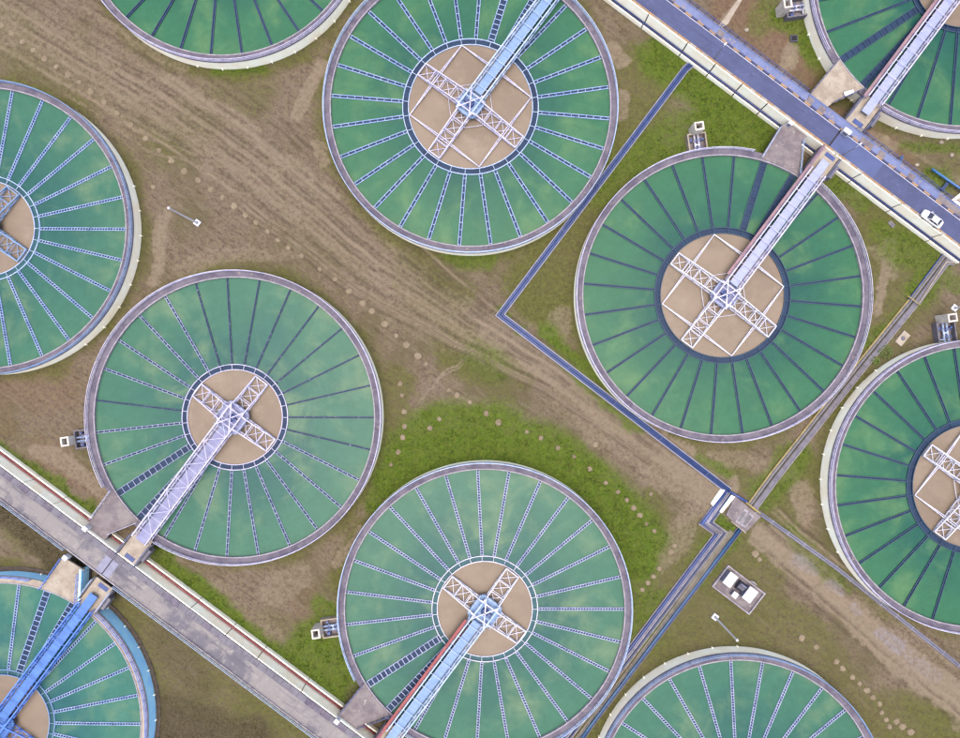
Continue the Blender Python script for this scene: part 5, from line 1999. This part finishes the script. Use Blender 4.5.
# ------------------------------------------------------------------ grass blades on the green ground (stuff)
def scatter_grass():
    r = np.random.RandomState(5)
    n = 420000
    X = r.uniform(-103, 103, n)
    Y = r.uniform(-80, 80, n)
    l, o, p, rd, dk, gw, a, b3, r1_, r2_ = ground_fields(X, Y)
    prob = np.clip(l * 0.8 + o * 0.35 + dk * 0.3 - p * 0.5 - rd * 0.3 - (r1_ + r2_) * 0.6 + 0.08, 0, 1)
    keep = r.rand(n) < prob
    for t in TANKS:
        keep &= np.hypot(X - t['w'][0], Y - t['w'][1]) > 30.1 * t.get('sc', 1.0)
    vv = X * V[0] + Y * V[1]
    keep &= ~((vv > VN - 1.2) & (vv < VW + 0.3)) & ~((vv < SN + 1.2) & (vv > SF - 0.1))
    for ln, hw in ((line1, 0.95), (line2, 1.2), (line3, 0.8), (line4, 0.7), (line5, 1.35), (line7, 0.6), (line6, .6)):
        keep &= dist_poly(X, Y, ln) > hw
    lx = (X - ctr.x) * math.cos(angc) + (Y - ctr.y) * math.sin(angc)
    ly = -(X - ctr.x) * math.sin(angc) + (Y - ctr.y) * math.cos(angc)
    keep &= ~((np.abs(lx) < LX / 2 + .1) & (np.abs(ly) < LY / 2 + .1))
    cs = [W(x, y, 0.3)[:2] for x, y in ((735, 495), (762, 517), (745, 534), (711, 504), (721, 488))]
    keep &= in_poly(X, Y, cs) < 0
    for tid, ang, *_ in CH:
        t = TD[tid]
        qx, qy = X - t['w'][0], Y - t['w'][1]
        la = qx * math.cos(ang) + qy * math.sin(ang)
        lb = -qx * math.sin(ang) + qy * math.cos(ang)
        keep &= ~((la > 25) & (la < 35.8) & (np.abs(lb) < 2.2))
    for px in ((903, 338.4), (892, 224), (794.5, 38), (197.5, 223), (714.9, 616.7), (954.3, 308)):
        w = W(px[0], px[1], 0.2)
        keep &= np.hypot(X - w[0], Y - w[1]) > 1.6
    X, Y, l, dk = X[keep], Y[keep], l[keep], dk[keep]
    a, b3 = n2_at(X, Y)
    Z = (a - 0.5) * 0.16 + (b3 - 0.5) * 0.10 + l * 0.05 - 0.06 - 0.04
    m = len(X)
    hgt = r.uniform(0.08, 0.22, m) * (0.7 + 0.9 * l) * (0.7 + 0.7 * sstep(0.42, 0.62, b3)) * (1 + 2.5 * dk)
    V_ = []
    # three leaning blades per tuft
    vs = np.zeros((m, 9, 3))
    for k in range(3):
        a = r.uniform(0, 2 * np.pi, m)
        lean = r.uniform(0.1, 0.28, m) * (1 + dk)
        wd = r.uniform(0.03, 0.07, m)
        dx, dy = np.cos(a), np.sin(a)
        vs[:, k * 3 + 0] = np.stack([X - dy * wd, Y + dx * wd, Z], 1)
        vs[:, k * 3 + 1] = np.stack([X + dy * wd, Y - dx * wd, Z], 1)
        vs[:, k * 3 + 2] = np.stack([X + dx * lean, Y + dy * lean, Z + hgt], 1)
    me = bpy.data.meshes.new('grass')
    me.vertices.add(m * 9)
    me.vertices.foreach_set('co', vs.ravel())
    me.loops.add(m * 9)
    me.loops.foreach_set('vertex_index', np.arange(m * 9))
    me.polygons.add(m * 3)
    me.polygons.foreach_set('loop_start', np.arange(0, m * 9, 3))
    me.polygons.foreach_set('loop_total', np.full(m * 3, 3))
    me.update()
    at = me.attributes.new('lushness', 'FLOAT', 'POINT')
    at.data.foreach_set('value', np.repeat(l + r.uniform(-.25, .25, m), 9).astype(np.float32))
    mt = new_mat('grass_blades')
    ns, ls = nodes_of(mt)
    b = ns['Principled BSDF']
    at_ = N(ns, 'ShaderNodeAttribute', attribute_name='lushness')
    g_ = ns.new('ShaderNodeNewGeometry')
    dry = mixc(ns, ls, noise(ns, ls, g_.outputs['Position'], 3.0, 2), lin(96, 88, 52, K), lin(160, 146, 104, K))
    grn = mixc(ns, ls, noise(ns, ls, g_.outputs['Position'], 2.5, 3), lin(84, 108, 28, K), lin(136, 158, 56, K))
    col = mixc(ns, ls, ramp(ns, ls, at_.outputs['Fac'], 0.15, 0.7), dry, grn)
    ls.new(col, b.inputs['Base Color'])
    b.inputs['Roughness'].default_value = 0.8
    me.materials.append(mt)
    o = link_mesh('grass', me)
    tag(o, 'short green grass growing in patches between the tanks', 'grass', kind='stuff')


def n2_at(X, Y):
    return fbm(X, Y, 0.22, 9), fbm(X, Y, 0.9, 21, 3)


scatter_grass()

# leafy weeds by the right-hand tank
def weed(px, rad, label, seed, n=130):
    rr = random.Random(seed)
    w = W(px[0], px[1], 0.3)
    r = empty('weed_shrub', (w[0], w[1], 0))
    tag(r, label, 'shrub', 'leafy weeds at the foot of the right tank')
    mb = MB()
    for i in range(7):
        a = rr.uniform(0, 6.28)
        mb.bar((0, 0, -0.1), (math.cos(a) * rad * .6, math.sin(a) * rad * .6, rr.uniform(.4, .8)), 0.03)
    mb.build('stem', M['leaf'], r)
    mb = MB()
    for i in range(n):
        a = rr.uniform(0, 6.28); q = rad * math.sqrt(rr.random()); z = rr.uniform(.15, .9) * (1.2 - q / rad * .7)
        b_ = rr.uniform(0, 6.28); l_ = rr.uniform(.14, .3)
        c = Vector((q * math.cos(a), q * math.sin(a), z))
        d = Vector((math.cos(b_), math.sin(b_), rr.uniform(-.3, .4))) * l_
        s = Vector((-math.sin(b_), math.cos(b_), rr.uniform(-.3, .3))) * l_ * .35
        mb.add([tuple(c), tuple(c + d * .5 + s), tuple(c + d), tuple(c + d * .5 - s)], [(0, 1, 2, 3)])
    mb.build('foliage', M['leaf'], r)


weed((886, 352), 1.5, 'larger leafy yellow green weed between the trench and the right tank', 1, 260)
weed((876, 361), 0.9, 'smaller leafy weed left of the larger one at the right tank', 2)
